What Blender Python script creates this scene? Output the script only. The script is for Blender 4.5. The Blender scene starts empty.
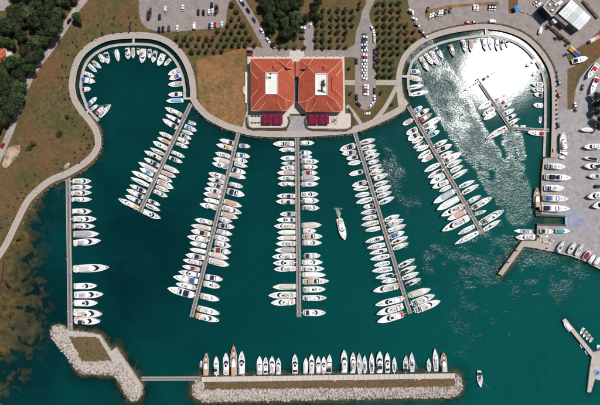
import bpy, bmesh, math, random
import numpy as np
from mathutils import Vector, Matrix
from mathutils.geometry import tessellate_polygon

# ------------------------------------------------------------------ camera, sky, sun, exposure
R = math.radians
SC = bpy.context.scene
COL = SC.collection
H = 300.0            # camera height over the water (m)
S = 0.75             # metres per photo pixel at water level
cam_d = bpy.data.cameras.new('camera')
cam_d.sensor_width = 36.0
cam_d.lens = 36.0 * H / (600 * S)
cam_d.clip_start = 1.0
cam_d.clip_end = 6000.0
cam = bpy.data.objects.new('camera', cam_d)
cam.location = (0, 0, H)
cam.rotation_euler = (0, 0, 0)
COL.objects.link(cam)
SC.camera = cam

GLINT = (500, 66)    # where the photograph shows the sun mirrored in the water
gx, gy = (GLINT[0] - 300) * S, (202.5 - GLINT[1]) * S
SUN_DIR = Vector((gx, gy, H)).normalized()          # towards the sun
ELEV = math.asin(SUN_DIR.z)
AZ = math.atan2(SUN_DIR.x, SUN_DIR.y)               # from +Y, clockwise
world = bpy.data.worlds.new('World')
SC.world = world
world.use_nodes = True
wn = world.node_tree
sky = wn.nodes.new('ShaderNodeTexSky')
sky.sky_type = 'NISHITA'
sky.sun_disc = False
sky.sun_elevation = ELEV
sky.sun_rotation = AZ
wn.links.new(sky.outputs[0], wn.nodes['Background'].inputs[0])
wn.nodes['Background'].inputs[1].default_value = 0.055
sun_d = bpy.data.lights.new('sun', 'SUN')
sun_d.energy = 4.4
sun_d.angle = R(0.53)
sun_d.color = (1.0, 0.972, 0.935)
sun = bpy.data.objects.new('sun', sun_d)
sun.rotation_euler = (-SUN_DIR).to_track_quat('-Z', 'Y').to_euler()
sun.location = SUN_DIR * 500
COL.objects.link(sun)
SC.view_settings.view_transform = 'Standard'
SC.view_settings.look = 'None'
SC.view_settings.exposure = 0.0
SC.view_settings.gamma = 1.0
SC.view_settings.use_curve_mapping = False
SC.render.engine = 'CYCLES'
SC.cycles.max_bounces = 6
SC.cycles.transparent_max_bounces = 6
SC.cycles.caustics_reflective = False
SC.cycles.caustics_refractive = False

rnd = random.Random(7)
GZ = 1.2             # ground level over the water

# ------------------------------------------------------------------ helpers
def W(px, py, z=0.0):
    """photo pixel -> point at height z (the pixel gives the direction, z the distance)"""
    k = (H - z) / H * S
    return ((px - 300) * k, (202.5 - py) * k, z)

class MB:
    def __init__(self):
        self.v = []; self.f = []
    def add(self, vs, fs):
        n = len(self.v)
        self.v += [tuple(p) for p in vs]
        self.f += [tuple(i + n for i in q) for q in fs]
        return self
    def box(self, c, s, rz=0.0, top=1.0):
        ca, sa = math.cos(rz), math.sin(rz)
        vs = []
        for z, k in ((-.5, 1.0), (.5, top)):
            for x, y in ((-.5, -.5), (.5, -.5), (.5, .5), (-.5, .5)):
                X, Y = x * s[0] * k, y * s[1] * k
                vs.append((c[0] + X * ca - Y * sa, c[1] + X * sa + Y * ca, c[2] + z * s[2]))
        return self.add(vs, [(3, 2, 1, 0), (4, 5, 6, 7), (0, 1, 5, 4), (1, 2, 6, 5), (2, 3, 7, 6), (3, 0, 4, 7)])
    def prism(self, pts, z0, z1, cap0=False):
        n = len(pts)
        vs = [(p[0], p[1], z0) for p in pts] + [(p[0], p[1], z1) for p in pts]
        fs = [(i, (i + 1) % n, n + (i + 1) % n, n + i) for i in range(n)]
        tri = tessellate_polygon([[Vector((p[0], p[1], 0)) for p in pts]])
        fs += [tuple(n + i for i in t) for t in tri]
        if cap0: fs += [tuple(t) for t in tri]
        return self.add(vs, fs)
    def loft(self, rings, cap0=False, cap1=True, closed=True):
        n = len(rings[0]); vs = [p for r in rings for p in r]; fs = []
        for k in range(len(rings) - 1):
            for i in range(n if closed else n - 1):
                j = (i + 1) % n
                fs.append((k * n + i, k * n + j, (k + 1) * n + j, (k + 1) * n + i))
        if cap1: fs.append(tuple((len(rings) - 1) * n + i for i in range(n)))
        if cap0: fs.append(tuple(reversed(range(n))))
        return self.add(vs, fs)
    def tube(self, a, b, r0, r1=None, n=6):
        r1 = r0 if r1 is None else r1
        a, b = Vector(a), Vector(b); d = (b - a).normalized()
        u = d.orthogonal().normalized(); w = d.cross(u)
        ring = lambda c, r: [tuple(c + (u * math.cos(2 * math.pi * i / n) + w * math.sin(2 * math.pi * i / n)) * r) for i in range(n)]
        return self.loft([ring(a, r0), ring(b, r1)], True, True)
    def mesh(self, name, smooth=False):
        m = bpy.data.meshes.new(name)
        m.from_pydata(self.v, [], self.f)
        bm = bmesh.new(); bm.from_mesh(m)
        bmesh.ops.recalc_face_normals(bm, faces=bm.faces)
        bm.to_mesh(m); bm.free()
        if smooth:
            m.shade_smooth()
        m.materials.append(None)
        m.update()
        return m
    def build(self, name, mat, parent=None, smooth=False):
        return place(name, self.mesh(name, smooth), mat, parent)

def place(name, me, mat, parent=None):
    o = bpy.data.objects.new(name, me)
    COL.objects.link(o)
    if mat is not None:
        o.material_slots[0].link = 'OBJECT'
        o.material_slots[0].material = mat
    if parent is not None: o.parent = parent
    return o

def tag(o, label, cat, group=None):
    o['label'] = label; o['category'] = cat
    if group: o['group'] = group
    return o
def empty(name, loc=(0, 0, 0), rz=0.0, scale=None):
    o = bpy.data.objects.new(name, None)
    o.location = loc; o.rotation_euler = (0, 0, rz)
    if scale: o.scale = scale
    COL.objects.link(o)
    return o
def struct(o):
    o['kind'] = 'structure'; return o
def stuff(o):
    o['kind'] = 'stuff'; return o

def spline(pts, sub=6, closed=False):
    P = [Vector((p[0], p[1], 0)) for p in pts]; out = []
    n = len(P)
    for i in range(n if closed else n - 1):
        if closed: a, b, c, d = P[(i - 1) % n], P[i], P[(i + 1) % n], P[(i + 2) % n]
        else: a, b, c, d = P[max(i - 1, 0)], P[i], P[i + 1], P[min(i + 2, n - 1)]
        for k in range(sub):
            t = k / sub
            q = 0.5 * ((2 * b) + (c - a) * t + (2 * a - 5 * b + 4 * c - d) * t * t + (3 * b - a - 3 * c + d) * t ** 3)
            out.append((q.x, q.y))
    if not closed: out.append((P[-1].x, P[-1].y))
    return out
def offset(pts, d):
    """shift a pixel polyline sideways; d > 0 is to the left of travel as seen in the photo (y down)"""
    out = []
    for i in range(len(pts)):
        a = pts[max(i - 1, 0)]; b = pts[min(i + 1, len(pts) - 1)]
        dx, dy = b[0] - a[0], b[1] - a[1]; l = math.hypot(dx, dy) or 1
        out.append((pts[i][0] + dy / l * d, pts[i][1] - dx / l * d))
    return out
def sheet(name, poly, z, mat, depth=0.3, parent=None):
    return MB().prism([W(p[0], p[1], z)[:2] for p in poly], z - depth, z).build(name, mat, parent)
def ribbon_mb(pts, d0, d1, z, depth=0.3):
    a = [W(p[0], p[1], z) for p in offset(pts, d0)]
    b = [W(p[0], p[1], z) for p in offset(pts, d1)]
    rings = [[(p[0], p[1], z - depth), p, q, (q[0], q[1], z - depth)] for p, q in zip(a, b)]
    return MB().loft(rings, True, True)
def ribbon(name, pts, d0, d1, z, mat, depth=0.3, parent=None):
    return ribbon_mb(pts, d0, d1, z, depth).build(name, mat, parent)

# ------------------------------------------------------------------ materials
MATS = {}
def mat(name, c0, c1=None, scale=0.5, rough=0.7, bump=0.0, bscale=3.0, c2=None, scale2=None, metallic=0.0, spec=0.35, detail=6, lo=0.35, hi=0.65, spread=False, c3=None, scale3=.03):
    if name in MATS: return MATS[name]
    m = bpy.data.materials.new(name); m.use_nodes = True
    nt = m.node_tree; N = nt.nodes; L = nt.links
    b = N['Principled BSDF']
    b.inputs['Roughness'].default_value = rough
    b.inputs['Metallic'].default_value = metallic
    b.inputs['Specular IOR Level'].default_value = spec
    geo = N.new('ShaderNodeNewGeometry')
    def noise(sc, det):
        n = N.new('ShaderNodeTexNoise'); n.inputs['Scale'].default_value = sc; n.inputs['Detail'].default_value = det
        n.inputs['Roughness'].default_value = 0.62
        L.new(geo.outputs['Position'], n.inputs['Vector']); return n
    def ramp(n, a, bb, l, h):
        r = N.new('ShaderNodeValToRGB'); e = r.color_ramp.elements
        e[0].position, e[1].position = l, h
        e[0].color = (*a, 1); e[1].color = (*bb, 1)
        L.new(n.outputs['Fac'], r.inputs[0]); return r
    if c1 is None:
        b.inputs['Base Color'].default_value = (*c0, 1)
        out = None
    else:
        out = ramp(noise(scale, detail), c0, c1, lo, hi).outputs[0]
        if c2 is not None:
            n2 = noise(scale2 or scale * 0.2, 4)
            f = N.new('ShaderNodeMapRange'); f.inputs[1].default_value = 0.42; f.inputs[2].default_value = 0.62; f.inputs[4].default_value = 0.6
            L.new(n2.outputs['Fac'], f.inputs[0])
            mx = N.new('ShaderNodeMix'); mx.data_type = 'RGBA'
            L.new(f.outputs[0], mx.inputs[0]); L.new(out, mx.inputs[6]); mx.inputs[7].default_value = (*c2, 1)
            out = mx.outputs[2]
        if c3 is not None:
            n3 = noise(scale3, 7); f3 = N.new('ShaderNodeMapRange'); f3.inputs[1].default_value = 0.5; f3.inputs[2].default_value = 0.66; f3.inputs[4].default_value = 0.75
            L.new(n3.outputs['Fac'], f3.inputs[0])
            m3 = N.new('ShaderNodeMix'); m3.data_type = 'RGBA'
            L.new(f3.outputs[0], m3.inputs[0]); L.new(out, m3.inputs[6]); m3.inputs[7].default_value = (*c3, 1)
            out = m3.outputs[2]
        if spread:   # small differences from one object to the next
            oi = N.new('ShaderNodeObjectInfo')
            hs = N.new('ShaderNodeHueSaturation')
            mr = N.new('ShaderNodeMapRange'); mr.inputs[3].default_value = 0.6; mr.inputs[4].default_value = 1.5
            L.new(oi.outputs['Random'], mr.inputs[0]); L.new(mr.outputs[0], hs.inputs['Value'])
            mr2 = N.new('ShaderNodeMapRange'); mr2.inputs[3].default_value = 0.465; mr2.inputs[4].default_value = 0.53
            L.new(oi.outputs['Random'], mr2.inputs[0]); L.new(mr2.outputs[0], hs.inputs['Hue'])
            L.new(out, hs.inputs['Color']); out = hs.outputs[0]
        L.new(out, b.inputs['Base Color'])
    if bump:
        bn = noise(bscale, 5)
        bp = N.new('ShaderNodeBump'); bp.inputs['Strength'].default_value = bump; bp.inputs['Distance'].default_value = 0.3
        L.new(bn.outputs['Fac'], bp.inputs['Height']); L.new(bp.outputs[0], b.inputs['Normal'])
    MATS[name] = m
    return m

M_ground = mat('ground_grass', (.034, .038, .011), (.15, .105, .042), .45, .95, .6, 1.2, c2=(.165, .070, .030), scale2=.022, detail=12, lo=.30, hi=.70, c3=(.042, .062, .013), scale3=.03)
M_bare = mat('dry_lawn', (.085, .060, .020), (.30, .165, .07), .45, .95, .5, 1.2, c2=(.31, .13, .055), scale2=.05, detail=12, lo=.30, hi=.70, c3=(.095, .075, .022), scale3=.06)
M_strip = mat('verge_grass', (.050, .042, .016), (.17, .115, .055), .6, .95, .5, 1.2, c2=(.15, .085, .04), scale2=.08, detail=12, lo=.30, hi=.70)
M_lawn = mat('plantation_grass', (.028, .040, .010), (.13, .095, .036), .55, .95, .5, 1.2, c2=(.17, .080, .038), scale2=.035, detail=12, lo=.30, hi=.70, c3=(.042, .064, .014), scale3=.05)
M_asphalt = mat('asphalt', (.205, .170, .16), (.335, .28, .262), .5, .85, .15, 4, c2=(.26, .22, .206), scale2=.06, detail=12, lo=.3, hi=.7, c3=(.20, .165, .155), scale3=.16)
M_road = mat('road_asphalt', (.26, .218, .204), (.39, .33, .308), .4, .85, .15, 4, detail=12)
M_yard = mat('yard_concrete', (.20, .182, .182), (.37, .345, .34), .32, .8, .1, 4, c2=(.29, .275, .285), scale2=.05, detail=12, lo=.3, hi=.68)
M_prom = mat('promenade_paving', (.30, .25, .22), (.45, .38, .335), .9, .8, .15, 3, c2=(.40, .34, .30), scale2=.1, detail=10)
M_conc = mat('pale_concrete', (.34, .30, .275), (.50, .445, .41), .6, .8, .15, 3, detail=10)
M_pier = mat('pontoon_concrete', (.17, .14, .135), (.32, .27, .26), 1.2, .8, .15, 4, detail=8)
M_pierd = mat('pontoon_edge_rubber', (.05, .045, .045), (.10, .085, .08), 1.5, .8)
M_slab = mat('pale_slab', (.44, .39, .355), (.58, .52, .475), 1.0, .8, .15, 4, detail=8, spread=False)
M_kerb = mat('kerb_stone', (.42, .39, .36), (.55, .50, .46), 1, .8)
M_sand = mat('sandy_earth', (.12, .085, .042), (.52, .38, .26), .22, .95, .5, 1.5, detail=12, lo=.30, hi=.62)
M_rock = mat('armour_rock', (.27, .235, .21), (.62, .545, .49), .7, .9, .6, 3, detail=9, lo=.3, hi=.7)
M_shore = mat('shore_rock', (.09, .07, .045), (.26, .20, .14), .8, .9, .6, 3, detail=8)
M_leaf1 = mat('leaf_dark', (.012, .026, .008), (.045, .07, .018), .5, .7, detail=3, spread=True)
M_leaf2 = mat('leaf_mid', (.022, .036, .012), (.065, .082, .028), .5, .7, detail=3, spread=True)
M_leaf3 = mat('leaf_olive', (.024, .033, .014), (.075, .083, .038), 1.2, .7, detail=3, spread=True)
M_bark = mat('bark', (.06, .045, .03), (.12, .09, .065), 3, .9)
M_hedge = mat('hedge_leaf', (.02, .02, .008), (.07, .055, .025), 1, .8)
M_tile = mat('roof_tile', (.23, .038, .018), (.50, .105, .05), .9, .8, .3, 6, c2=(.34, .055, .026), scale2=.12, detail=14, lo=.28, hi=.72, c3=(.25, .05, .03), scale3=.25)
M_ridge = mat('ridge_mortar', (.62, .38, .28), (.72, .48, .36), 1, .8)
M_wall = mat('cream_plaster', (.68, .60, .50), (.76, .68, .58), .6, .8)
M_flat = mat('white_roof_membrane', (.62, .59, .55), (.76, .73, .69), .6, .7, detail=8)
M_terr = mat('terrace_stone', (.47, .41, .35), (.58, .515, .445), .8, .7, detail=8)
M_glass = mat('dark_glass', (.012, .016, .022), rough=.08, spec=.5)
M_blueglass = mat('blue_glass', (.02, .035, .06), rough=.1, spec=.5)
M_maroon = mat('maroon_canvas', (.13, .003, .025), (.18, .006, .036), 1.5, .85)
M_dark = mat('dark_metal', (.02, .02, .022), rough=.5)
M_steel = mat('galvanised_steel', (.35, .36, .37), (.45, .46, .47), 1, .45, metallic=.6)
M_hall = mat('white_sheet_roof', (.60, .63, .63), (.74, .76, .75), .4, .5, detail=7)
M_hall2 = mat('greenish_sheet_roof', (.42, .48, .47), (.54, .60, .58), .4, .5, detail=7)
M_brownroof = mat('brown_felt_roof', (.16, .135, .125), (.24, .205, .19), .5, .85, detail=8)
def algae(m, z0, z1, col):
    """a band of dark algae up to the tide line"""
    nt = m.node_tree; N, L = nt.nodes, nt.links; b = N['Principled BSDF']; src = b.inputs['Base Color'].links[0].from_socket
    geo = N.new('ShaderNodeNewGeometry'); sp = N.new('ShaderNodeSeparateXYZ'); L.new(geo.outputs['Position'], sp.inputs[0])
    mr = N.new('ShaderNodeMapRange'); mr.inputs[1].default_value = z0; mr.inputs[2].default_value = z1; L.new(sp.outputs[2], mr.inputs[0])
    mx = N.new('ShaderNodeMix'); mx.data_type = 'RGBA'; L.new(mr.outputs[0], mx.inputs[0]); mx.inputs[6].default_value = (*col, 1); L.new(src, mx.inputs[7])
    L.new(mx.outputs[2], b.inputs['Base Color'])
algae(M_rock, .12, .5, (.06, .045, .025))
# boats
M_gel = mat('white_gelcoat', (.78, .78, .775), (.83, .83, .82), .8, .3, spec=.5)
M_gel2 = mat('cream_gelcoat', (.62, .58, .54), (.70, .66, .61), .8, .35, spec=.5)
M_gel3 = mat('grey_gelcoat', (.40, .41, .45), (.50, .51, .55), .8, .35, spec=.5)
M_deckg = mat('deck_nonskid', (.60, .585, .575), (.76, .74, .72), 1.5, .6)
M_teak = mat('teak_deck', (.30, .19, .12), (.42, .29, .19), 2.0, .7)
M_teakg = mat('weathered_teak', (.36, .29, .25), (.47, .40, .35), 2.0, .7)
M_varn = mat('varnished_wood', (.36, .10, .045), (.48, .16, .08), 1.5, .45)
M_anti = mat('antifouling', (.03, .04, .07), (.06, .07, .10), 1, .8)
M_wet = mat('rubber_black', (.015, .015, .016), rough=.7)
M_mast = mat('mast_alloy', (.62, .62, .60), rough=.35, metallic=.4)
CAN = {
 'n': ('navy', (.006, .011, .045), (.012, .021, .075)), 'b': ('blue', (.02, .08, .30), (.035, .13, .42)),
 'B': ('bright blue', (.02, .22, .60), (.05, .32, .72)), 'r': ('red', (.40, .02, .03), (.50, .04, .05)),
 'R': ('maroon', (.20, .008, .035), (.28, .015, .05)), 'y': ('orange', (.62, .27, .04), (.75, .38, .09)),
 't': ('tan', (.44, .27, .17), (.55, .36, .24)), 'g': ('grey', (.30, .30, .31), (.42, .41, .41)),
 'k': ('black', (.012, .012, .015), (.025, .025, .03)), 'p': ('dusty pink', (.42, .30, .29), (.54, .40, .38)),
 'w': ('white', (.68, .66, .64), (.77, .75, .73)), 'e': ('beige', (.50, .45, .39), (.61, .56, .50)),
 'l': ('pale blue', (.20, .32, .58), (.30, .44, .68)), 'T': ('teal', (.02, .28, .32), (.04, .40, .42)),
 's': ('salmon', (.55, .30, .24), (.66, .40, .33)), 'L': ('lilac grey', (.42, .40, .48), (.52, .50, .58)),
 'G': ('green', (.03, .12, .06), (.05, .17, .09)),
}
M_CAN = {k: mat('canvas_' + v[0].replace(' ', '_'), v[1], v[2], 1.5, .85, .2, 3) for k, v in CAN.items()}
# ------------------------------------------------------------------ shoreline geometry (photo pixels)
RING_L = spline([(88, 112), (83, 105), (79.3, 98), (77.3, 90), (77, 82.5), (80, 67.5), (87.5, 55), (102.5, 45), (120, 41), (148, 40.7), (165, 46), (177.5, 57.5), (185, 72.5), (188, 87.5), (188.3, 99)], 5)
RING_R = spline([(406.5, 97), (404.6, 88), (404, 79), (405, 71), (410, 58), (422, 47), (438, 39.5), (455, 35), (472, 32.5), (486, 31.5), (505, 34), (522, 41), (535, 52.5), (545, 67.5), (549, 82), (549.7, 100), (549.5, 127), (548.4, 157)], 5)
# left of travel (positive offset) is the landward side for both rings
shore_l = offset(RING_L, 2.2)
shore_r = offset(RING_R, 2.2)
WEST = spline([(-60, 345), (-12, 312), (-2, 290), (2, 270), (5, 253), (9, 247.5), (18.5, 231), (29, 208.5), (36.5, 198), (53, 184.5), (70, 177), (90, 165), (100.5, 149), (100, 131.5), (91.5, 116)], 4)
MID = spline([(192.5, 104.5), (199, 112), (207.5, 119.5), (225, 128.5), (240, 132.8), (250, 135.3), (270, 137), (300, 137), (332, 135), (355, 132.5), (382, 122), (400, 113), (406, 108)], 4)
YARD = [(543.2, 158.5), (541.2, 175), (540.8, 200), (540.5, 208), (535.5, 211), (535.5, 215.5), (565.3, 216.5), (565.3, 224.8), (537, 224.2), (536, 240.3), (521.5, 240.5), (497.5, 273.8), (502.6, 276.2), (524, 247.2), (536, 248.6), (553, 251.7), (571.5, 256.3), (586, 262), (601, 270), (640, 290), (900, 345)]
LAND = [(-500, 345)] + WEST + shore_l + MID + [(408, 103)] + shore_r[1:] + YARD + [(900, -400), (-500, -400)]
SE_JETTY = [(562.2, 320.5), (565.6, 318.2), (593.5, 352.5), (604, 349), (700, 330), (700, 400), (604, 381), (595, 379), (591, 392.5), (587.2, 392), (589.5, 372), (591.8, 357)]
ISLET = [(51, 337.5), (50.2, 331), (53, 326), (59, 323.6), (64.5, 325.5), (67.5, 329.5), (84, 331.5), (100, 334), (105.5, 342), (111, 350), (116, 346.6), (129.5, 366), (143.3, 386), (142.5, 394), (139, 399), (133.5, 401), (128, 399), (123.5, 392), (115, 375.5), (97, 374.5), (80, 374), (74, 367), (67.5, 357.5), (58, 346)]
BREAK = [(191.6, 392), (192.5, 385), (196, 381), (201, 376.2), (250, 375.6), (330, 374.6), (400, 373.6), (455.5, 372.8), (459.5, 376), (462, 382), (462, 389), (458.5, 394.5), (453, 397), (430, 397.6), (380, 398.4), (320, 400), (260, 401), (215, 402), (203, 401.8), (195, 398)]

# ------------------------------------------------------------------ sea bed and water
def poly_dist(P, poly):
    """signed distance (px) of points to polygon, negative inside"""
    A = np.array(poly, float); Bq = np.roll(A, -1, 0)
    d2 = np.full(len(P), 1e12); inside = np.zeros(len(P), bool)
    for a, b in zip(A, Bq):
        e = b - a; w = P - a
        t = np.clip((w @ e) / max(e @ e, 1e-9), 0, 1)
        q = w - np.outer(t, e)
        d2 = np.minimum(d2, (q * q).sum(1))
        c = (a[1] <= P[:, 1]) != (b[1] <= P[:, 1])
        xi = a[0] + (P[:, 1] - a[1]) / (b[1] - a[1] + 1e-12) * e[0]
        inside ^= c & (P[:, 0] < xi)
    d = np.sqrt(d2); d[inside] *= -1
    return d
far = [-3500, -1500, -700, -300]
gxs = np.array(far + list(np.arange(-60, 661, 1.75)) + [900, 1300, 2100, 4100])
gys = np.array(far + list(np.arange(-20, 461, 1.75)) + [700, 1100, 1900, 3900])
GX, GY = np.meshgrid(gxs, gys)
PP = np.stack([GX.ravel(), GY.ravel()], 1)
d_land = poly_dist(PP, LAND)
d_isl = np.minimum(poly_dist(PP, ISLET), poly_dist(PP, BREAK))
d_se = poly_dist(PP, SE_JETTY)
nr = np.random.default_rng(3)
def vnoise(P, cell, seed):
    g = np.random.default_rng(seed).random((64, 64))
    q = P / cell; i = np.floor(q).astype(int); f = q - i; f = f * f * (3 - 2 * f)
    a = g[i[:, 0] % 64, i[:, 1] % 64]; b = g[(i[:, 0] + 1) % 64, i[:, 1] % 64]
    c = g[i[:, 0] % 64, (i[:, 1] + 1) % 64]; d = g[(i[:, 0] + 1) % 64, (i[:, 1] + 1) % 64]
    return (a * (1 - f[:, 0]) + b * f[:, 0]) * (1 - f[:, 1]) + (c * (1 - f[:, 0]) + d * f[:, 0]) * f[:, 1]
nz = .5 * vnoise(PP, 22, 1) + .3 * vnoise(PP, 9, 2) + .2 * vnoise(PP, 4, 5)
# steep edge inside the basin, a long shelf in the west bay
depth = 0.35 + np.clip(d_land, 0, None) * 0.62
depth = np.minimum(depth, 0.30 + np.clip(d_isl - .6, 0, None) * 0.5)
depth = np.minimum(depth, 1.6 + np.clip(d_se, 0, None) * 0.9)
depth = np.minimum(depth, 8.0)
west = np.clip((70 - PP[:, 0]) / 6, 0, 1) * np.clip((PP[:, 1] - 172) / 14, 0, 1) * (d_isl > 1)      # the bay west of the quay
shelf_w = np.interp(PP[:, 1], [170, 200, 230, 250, 275, 300, 340, 365, 380, 420], [3, 6, 12, 24, 36, 44, 40, 34, 30, 34])
xl = np.interp(PP[:, 1], [170, 178, 200, 220, 247, 260, 300, 460], [72, 60, 36, 25, 8, 2, -4, -14])
dist_w = np.clip(PP[:, 0] - xl, 0, None) + (nz - .5) * 22
shelf = 0.35 + 1.25 * np.clip(dist_w / shelf_w, 0, 1) ** 1.3 + 4.6 * np.clip((dist_w - shelf_w) / 26, 0, 1)
shelf += 2.4 * np.clip((PP[:, 1] - 345) / 22, 0, 1) * np.clip((nz - .18) * 2.6, 0, 1.6)
depth = depth * (1 - west) + np.minimum(depth + 6 * west, shelf) * west
depth = np.clip(depth + (nz - .5) * .25, 0.25, 9)
depth[d_land < 0] = np.clip(0.3 - d_land[d_land < 0] * 0.05, .3, 2.0)
def lane(pts, half, soft):
    d = np.full(len(PP), 1e9)
    for (ax, ay), (bx, by) in zip(pts[:-1], pts[1:]):
        e = np.array([bx - ax, by - ay]); w = PP - np.array([ax, ay]); t = np.clip((w @ e) / (e @ e), 0, 1)
        d = np.minimum(d, np.hypot(*(w - np.outer(t, e)).T))
    return np.clip((half + soft - d) / soft, 0, 1)
gust = np.clip(-.25 + 2.4 * (.6 * vnoise(PP, 17, 9) + .4 * vnoise(PP, 6, 11)), .12, 1.35)
wind = 1.0 * lane([(420, 50), (432, 72), (450, 102), (470, 138), (488, 163), (503, 188), (520, 214)], 11, 9)
wind = np.maximum(wind, .95 * lane([(512, 138), (518, 170), (523, 198)], 6, 7))
wind = np.maximum(wind, .55 * lane([(372, 140), (392, 168), (405, 195), (418, 215)], 7, 12))
wind = np.maximum(wind, .90 * lane([(455, 262), (500, 268), (555, 270), (510, 300), (470, 330)], 26, 30))
wind = np.maximum(wind, .70 * lane([(500, 330), (520, 370), (480, 400)], 26, 30))
wind = np.clip(wind * gust, 0, 1.2)
wind = np.maximum(wind, .42 * np.clip(.35 + gust, 0, 1) * lane([(440, 270), (500, 275), (560, 290), (520, 330), (500, 390)], 40, 40))
def grid_mesh(name, z):
    k = (H - z) / H * S if np.ndim(z) else S
    V = np.stack([(PP[:, 0] - 300) * k, (202.5 - PP[:, 1]) * k, z * np.ones(len(PP))], 1)
    ny, nx = GX.shape
    idx = np.arange(ny * nx).reshape(ny, nx)
    F = np.stack([idx[:-1, :-1], idx[1:, :-1], idx[1:, 1:], idx[:-1, 1:]], -1).reshape(-1, 4)
    m = bpy.data.meshes.new(name)
    m.vertices.add(len(V)); m.vertices.foreach_set('co', V.ravel())
    m.loops.add(F.size); m.loops.foreach_set('vertex_index', F.ravel())
    m.polygons.add(len(F)); m.polygons.foreach_set('loop_start', np.arange(0, F.size, 4))
    m.update(calc_edges=True)
    m.materials.append(None)
    return m
def attr(m, name, vals):
    a = m.attributes.new(name, 'FLOAT', 'POINT'); a.data.foreach_set('value', vals.astype(np.float32))

def bed_material():
    m = bpy.data.materials.new('sea_bed'); m.use_nodes = True
    nt = m.node_tree; N, L = nt.nodes, nt.links; b = N['Principled BSDF']
    b.inputs['Roughness'].default_value = 1; b.inputs['Specular IOR Level'].default_value = 0
    geo = N.new('ShaderNodeNewGeometry')
    def nse(sc, det, dist=0):
        n = N.new('ShaderNodeTexNoise'); n.inputs['Scale'].default_value = sc; n.inputs['Detail'].default_value = det
        n.inputs['Distortion'].default_value = dist; L.new(geo.outputs['Position'], n.inputs['Vector']); return n
    r = N.new('ShaderNodeValToRGB'); e = r.color_ramp.elements
    e[0].position, e[1].position = .35, .68
    e[0].color = (.10, .066, .032, 1); e[1].color = (.27, .175, .085, 1)
    L.new(nse(.25, 10).outputs['Fac'], r.inputs[0])
    # beds of dark seagrass with shapes of their own
    w = N.new('ShaderNodeMapRange'); w.inputs[1].default_value = .53; w.inputs[2].default_value = .60
    sp_ = N.new('ShaderNodeSeparateXYZ'); L.new(geo.outputs['Position'], sp_.inputs[0])
    dm = N.new('ShaderNodeMapRange'); dm.inputs[1].default_value = -.6; dm.inputs[2].default_value = -3.2; dm.inputs[3].default_value = -.07; dm.inputs[4].default_value = .12
    L.new(sp_.outputs[2], dm.inputs[0])      # seagrass grows from about a metre down
    ad_ = N.new('ShaderNodeMath'); L.new(nse(.13, 8, .6).outputs['Fac'], ad_.inputs[0]); L.new(dm.outputs[0], ad_.inputs[1])
    L.new(ad_.outputs[0], w.inputs[0])
    mx = N.new('ShaderNodeMix'); mx.data_type = 'RGBA'; L.new(w.outputs[0], mx.inputs[0]); L.new(r.outputs[0], mx.inputs[6])
    mx.inputs[7].default_value = (.012, .018, .010, 1)
    L.new(mx.outputs[2], b.inputs['Base Color'])
    return m
bed = grid_mesh('sea_bed', -depth)
struct(place('sea_bed', bed, bed_material()))

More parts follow.
